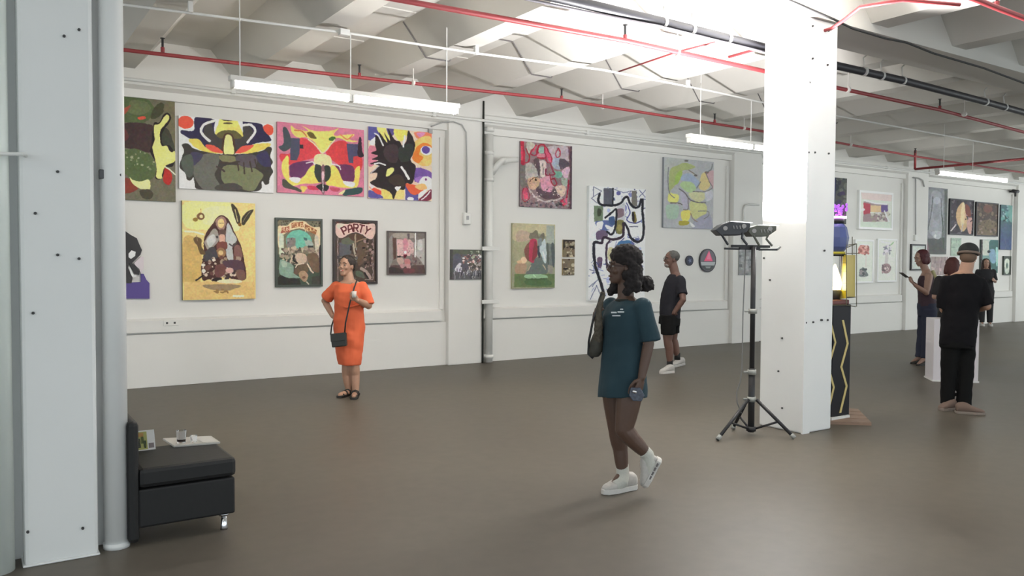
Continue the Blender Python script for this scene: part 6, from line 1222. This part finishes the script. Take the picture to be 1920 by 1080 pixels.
# --- capped man in black seen from behind
d0 = (on_z(1800,768)-EYE).dot(FW)
def mk_cap():
    root = person('man in a black cap, black shirt and trousers seen from behind', on_z(1800, 768))
    sk = SK('light tan skin', (.42,.24,.16)); f = (A_*.75-L_*.60+V((0,0,-.18))).normalized()
    hc = q(1816, 481, .02); neck = q(1808, 512, 0); shL, shR = q(1775, 528, .02), q(1835, 531, -.02)
    hipc = q(1797, 620, 0); tf = (A_*.97-L_*.2).normalized(); sx_ = (shR-shL).normalized()
    spec = [(-.12,.14,.11,0),(0,.168,.125,0),(.3,.160,.12,0),(.55,.172,.125,0),(.78,.19,.118,0),(.91,.185,.088,0),(.98,.12,.070,0),(1.03,.064,.062,0)]
    mb = MB(); mb.loft(torso_rings(hipc, sx_, neck, sx_, spec, tf), 20)
    limb(mb, [neck+V((0,0,-.03)), hc-V((0,0,.05))-f*.01], [.066,.064]); head_shape(mb, hc, f, 1.06)
    elL, wrL = q(1770, 580, .05), q(1782, 585, .26); elR, wrR = q(1847, 583, -.02), q(1843, 578, .0)
    elR = q(1850, 574, -.06); wrR = q(1822, 582, .22)
    limb(mb, [shL, elL, wrL], [.060,.046,.032]); limb(mb, [shR, elR, wrR], [.060,.047,.033])
    hand(mb, wrL, q(1800,580,.30)-wrL, -A_*1, 1, 1, .4); hand(mb, wrR, q(1806,578,.30)-wrR, -A_*1, -1, 1, .4)
    hL, hR = q(1784,628,0), q(1810,628,0); aL, aR = q(1777,752,.02), q(1807,760,-.03)
    limb(mb, [hL, q(1779,692,.01), aL], [.095,.062,.040]); limb(mb, [hR, q(1808,694,-.02), aR], [.095,.062,.040])
    bake(mb, 'body', sk, root, .0075, 2)
    F, S, U = frame_from(f)
    face_parts(root, hc, f, 1.06, MATS['lips dull'], MATS['brow brown'])
    mb = MB(); mb.blob(hc-F*.03-U*.005, F*.084, S*.082, U*.085, 18, 10); bake(mb, 'hair', mat('cropped brown hair', (.14,.09,.06), .85), root, .009, 2)
    mb = MB(); mb.blob(hc-F*.015+U*.060, F*.112, S*.102, U*.092, 20, 10); bake(mb, 'cap', mat('black cap cloth', (.022,.024,.024), .85), root, .009, 3)
    MB().tube([hc+F*(.112*math.cos(t)-.015)+S*.102*math.sin(t)+U*.030 for t in [i*.5236 for i in range(13)]], .014, 8).build('cap_band', mat('tan band', (.20,.15,.12), .8), root, smooth=True)
    MB().prism([hc+F*.08+S*.07+U*.034, hc+F*.15+S*.05+U*.022, hc+F*.17+U*.018, hc+F*.15-S*.05+U*.022, hc+F*.08-S*.07+U*.034], U*.006).build('cap_brim', MATS['black cap cloth'], root, bevel=.002)
    BS = mat('black shirt', (.006,.0055,.007), .9, spec=.2)
    mb = MB(); spec2 = [(-.26,.180,.140,0),(-.1,.186,.145,0),(.1,.188,.146,0),(.3,.184,.142,0),(.55,.192,.146,0),(.78,.212,.136,0),(.91,.205,.104,0),(.98,.12,.080,0),(1.0,.082,.074,0)]
    mb.loft(torso_rings(hipc, sx_, neck, sx_, spec2, tf), 24)
    for sh, el in ((shL, elL), (shR, elR)): e = sh.lerp(el, .97); mb.tube([sh, sh.lerp(e,.5), e], [.078,.080,.078], 16); mb.blob(sh, V((.076,0,0)), V((0,.076,0)), V((0,0,.066)), 14, 8)
    bake(mb, 'shirt', BS, root, .010, 4, noise_amp=.010, noise_scale=7)
    mb = MB(); mb.loft(torso_rings(hipc, sx_, neck, sx_, [(-.3,.176,.14,0),(-.05,.182,.14,0),(.05,.178,.14,0)], tf), 22)
    mb.tube([hL, q(1779,692,.01), q(1775,758,.02)], [.108,.080,.070], 18); mb.tube([hR, q(1811,694,-.02), q(1807,762,-.03)], [.110,.082,.074], 18)
    bake(mb, 'trousers', mat('black trousers', (.006,.006,.006), .9, spec=.2), root, .010, 4, noise_amp=.010, noise_scale=6)
    TAN = mat('tan suede', (.17,.115,.09), .8); TSO = mat('tan sole', (.22,.18,.15), .7)
    shoe(root, on_z(1792, 775), on_z(1846, 778), (TAN, TSO), .05, .085, .03)
    shoe(root, on_z(1790, 768), on_z(1762, 770), (TAN, TSO), .05, .085, .03)
mk_cap()

# --- two people beyond
def mk_simple(label, pxh, pyh, foot, hairc, topc, trc, facing, hairlen=.12, arms=None, skin=(.36,.21,.15), shoe_m=None, tsh=.05, w_=1.0):
    global d0
    g0 = on_z(*foot); d0 = (g0-EYE).dot(FW); root = person(label, g0)
    f = facing.normalized(); hc = q(pxh, pyh); fh = V((f.x, f.y, 0)).normalized(); sd = fh.cross(V((0,0,1)))
    gx = V((g0.x, g0.y, 0)); top = hc.z+.12; H = top
    neck = V((hc.x, hc.y, 0))-fh*.02+V((0,0,H*.855)); hipc = gx.lerp(V((hc.x,hc.y,0)), .3)+V((0,0,H*.53))
    sk = SK('skin %d' % int(skin[0]*100), skin)
    spec = [(-.12,.13,.10,0),(0,.165,.12,0),(.3,.140,.11,0),(.55,.142,.11,.01),(.78,.165,.11,.01),(.91,.165,.08,0),(.98,.10,.06,0),(1.03,.055,.055,0)]
    mb = MB(); mb.loft(torso_rings(hipc, sd, neck, sd, spec, fh), 18)
    limb(mb, [neck+V((0,0,-.03)), hc-V((0,0,.05))-f*.015], [.056,.054]); head_shape(mb, hc, f, 1.0, 1)
    sl = [neck+sd*.17+V((0,0,-.07)), neck-sd*.17+V((0,0,-.07))]; ar = []
    for i, s in enumerate((1, -1)):
        el = sl[i]+V((0,0,-.26))+sd*s*.05-fh*.02; wr = el+(fh*.20+V((0,0,.03))-sd*s*.06 if arms else V((0,0,-.23))+fh*.04)
        limb(mb, [sl[i], el, wr], [.050,.040,.028]); hand(mb, wr, wr-el, -sd*s, s, .95, .5); ar.append((sl[i], el))
    for s in (1, -1):
        hp = hipc+sd*s*.085; an = gx+sd*s*.09+V((0,0,.09)); limb(mb, [hp, hp.lerp(an, .52)+fh*.01, an], [.09,.058,.036]); limb(mb, [an, gx+sd*s*.09+fh*.13+V((0,0,.03))], [.034,.024])
    bake(mb, 'body', sk, root, .009, 2)
    face_parts(root, hc, f, 1.0, MATS['lips dull'], MATS['brow brown'])
    F, S, U = frame_from(f); mb = MB(); mb.blob(hc-F*.035+U*.034, F*.100, S*.094, U*.098, 16, 10)
    mb.tube([hc-F*.05+U*.02, hc-F*.06-U*hairlen, hc-F*.07-U*hairlen*1.8], [.085,.085,.05], 14)
    for s in (1, -1): mb.tube([hc+F*.0+S*s*.07+U*.02, hc+F*.005+S*s*.085-U*hairlen, hc+S*s*.09-U*hairlen*1.5], [.03,.034,.02], 10)
    bake(mb, 'hair', mat('hair %d %d' % (int(hairc[0]*1000), int(hairc[1]*1000)), hairc, .7), root, .010, 2, noise_amp=.005, noise_scale=35)
    mb = MB(); mb.loft(torso_rings(hipc, sd, neck, sd, [(-.15,.18,.14,0),(0,.18,.138,0),(.3,.158,.128,0),(.55,.156,.128,.01),(.78,.178,.126,.01),(.91,.178,.095,0),(.97,.11,.07,0)], fh), 22)
    for sh, el in ar: e = sh.lerp(el, .9); mb.tube([sh, e], [.062,.062], 14); mb.blob(sh, V((.06,0,0)), V((0,.06,0)), V((0,0,.055)), 12, 7)
    bake(mb, 'top', mat('top %d %d %d' % tuple(int(v*1000) for v in topc), topc, .9), root, .012, 3, noise_amp=.008, noise_scale=8)
    mb = MB(); mb.loft(torso_rings(hipc, sd, neck, sd, [(-.25,.165,.13,0),(.02,.176,.136,0)], fh), 20)
    for s in (1, -1): hp = hipc+sd*s*.085; an = gx+sd*s*.09+V((0,0,.09)); mb.tube([hp, hp.lerp(an,.5), an], [.105,.08,.065], 16)
    bake(mb, 'trousers', mat('trousers %d %d %d' % tuple(int(v*1000) for v in trc), trc, .9), root, .012, 3)
    for s in (1, -1):
        c = gx+sd*s*.09; shoe(root, c-fh*.06, c+fh*.19, (shoe_m, shoe_m), .044, .07, .025)
    return root
mk_simple('woman with auburn hair standing behind the capped man and the white plinth', 1786, 499, (1783, 712-14), (.075,.018,.014), (.02,.018,.02), (.015,.015,.015), (A_*.8-L_*.5-V((0,0,.1))), hairlen=.08, arms=True, shoe_m=BLK)
mk_simple('woman in black with long dark hair farthest away, near the far corner', 1849, 494, (1848, 611), (.03,.016,.012), (.015,.015,.018), (.018,.018,.02), (L_*.3-A_*.9), hairlen=.14, arms=True, shoe_m=MATS['white trainer'])
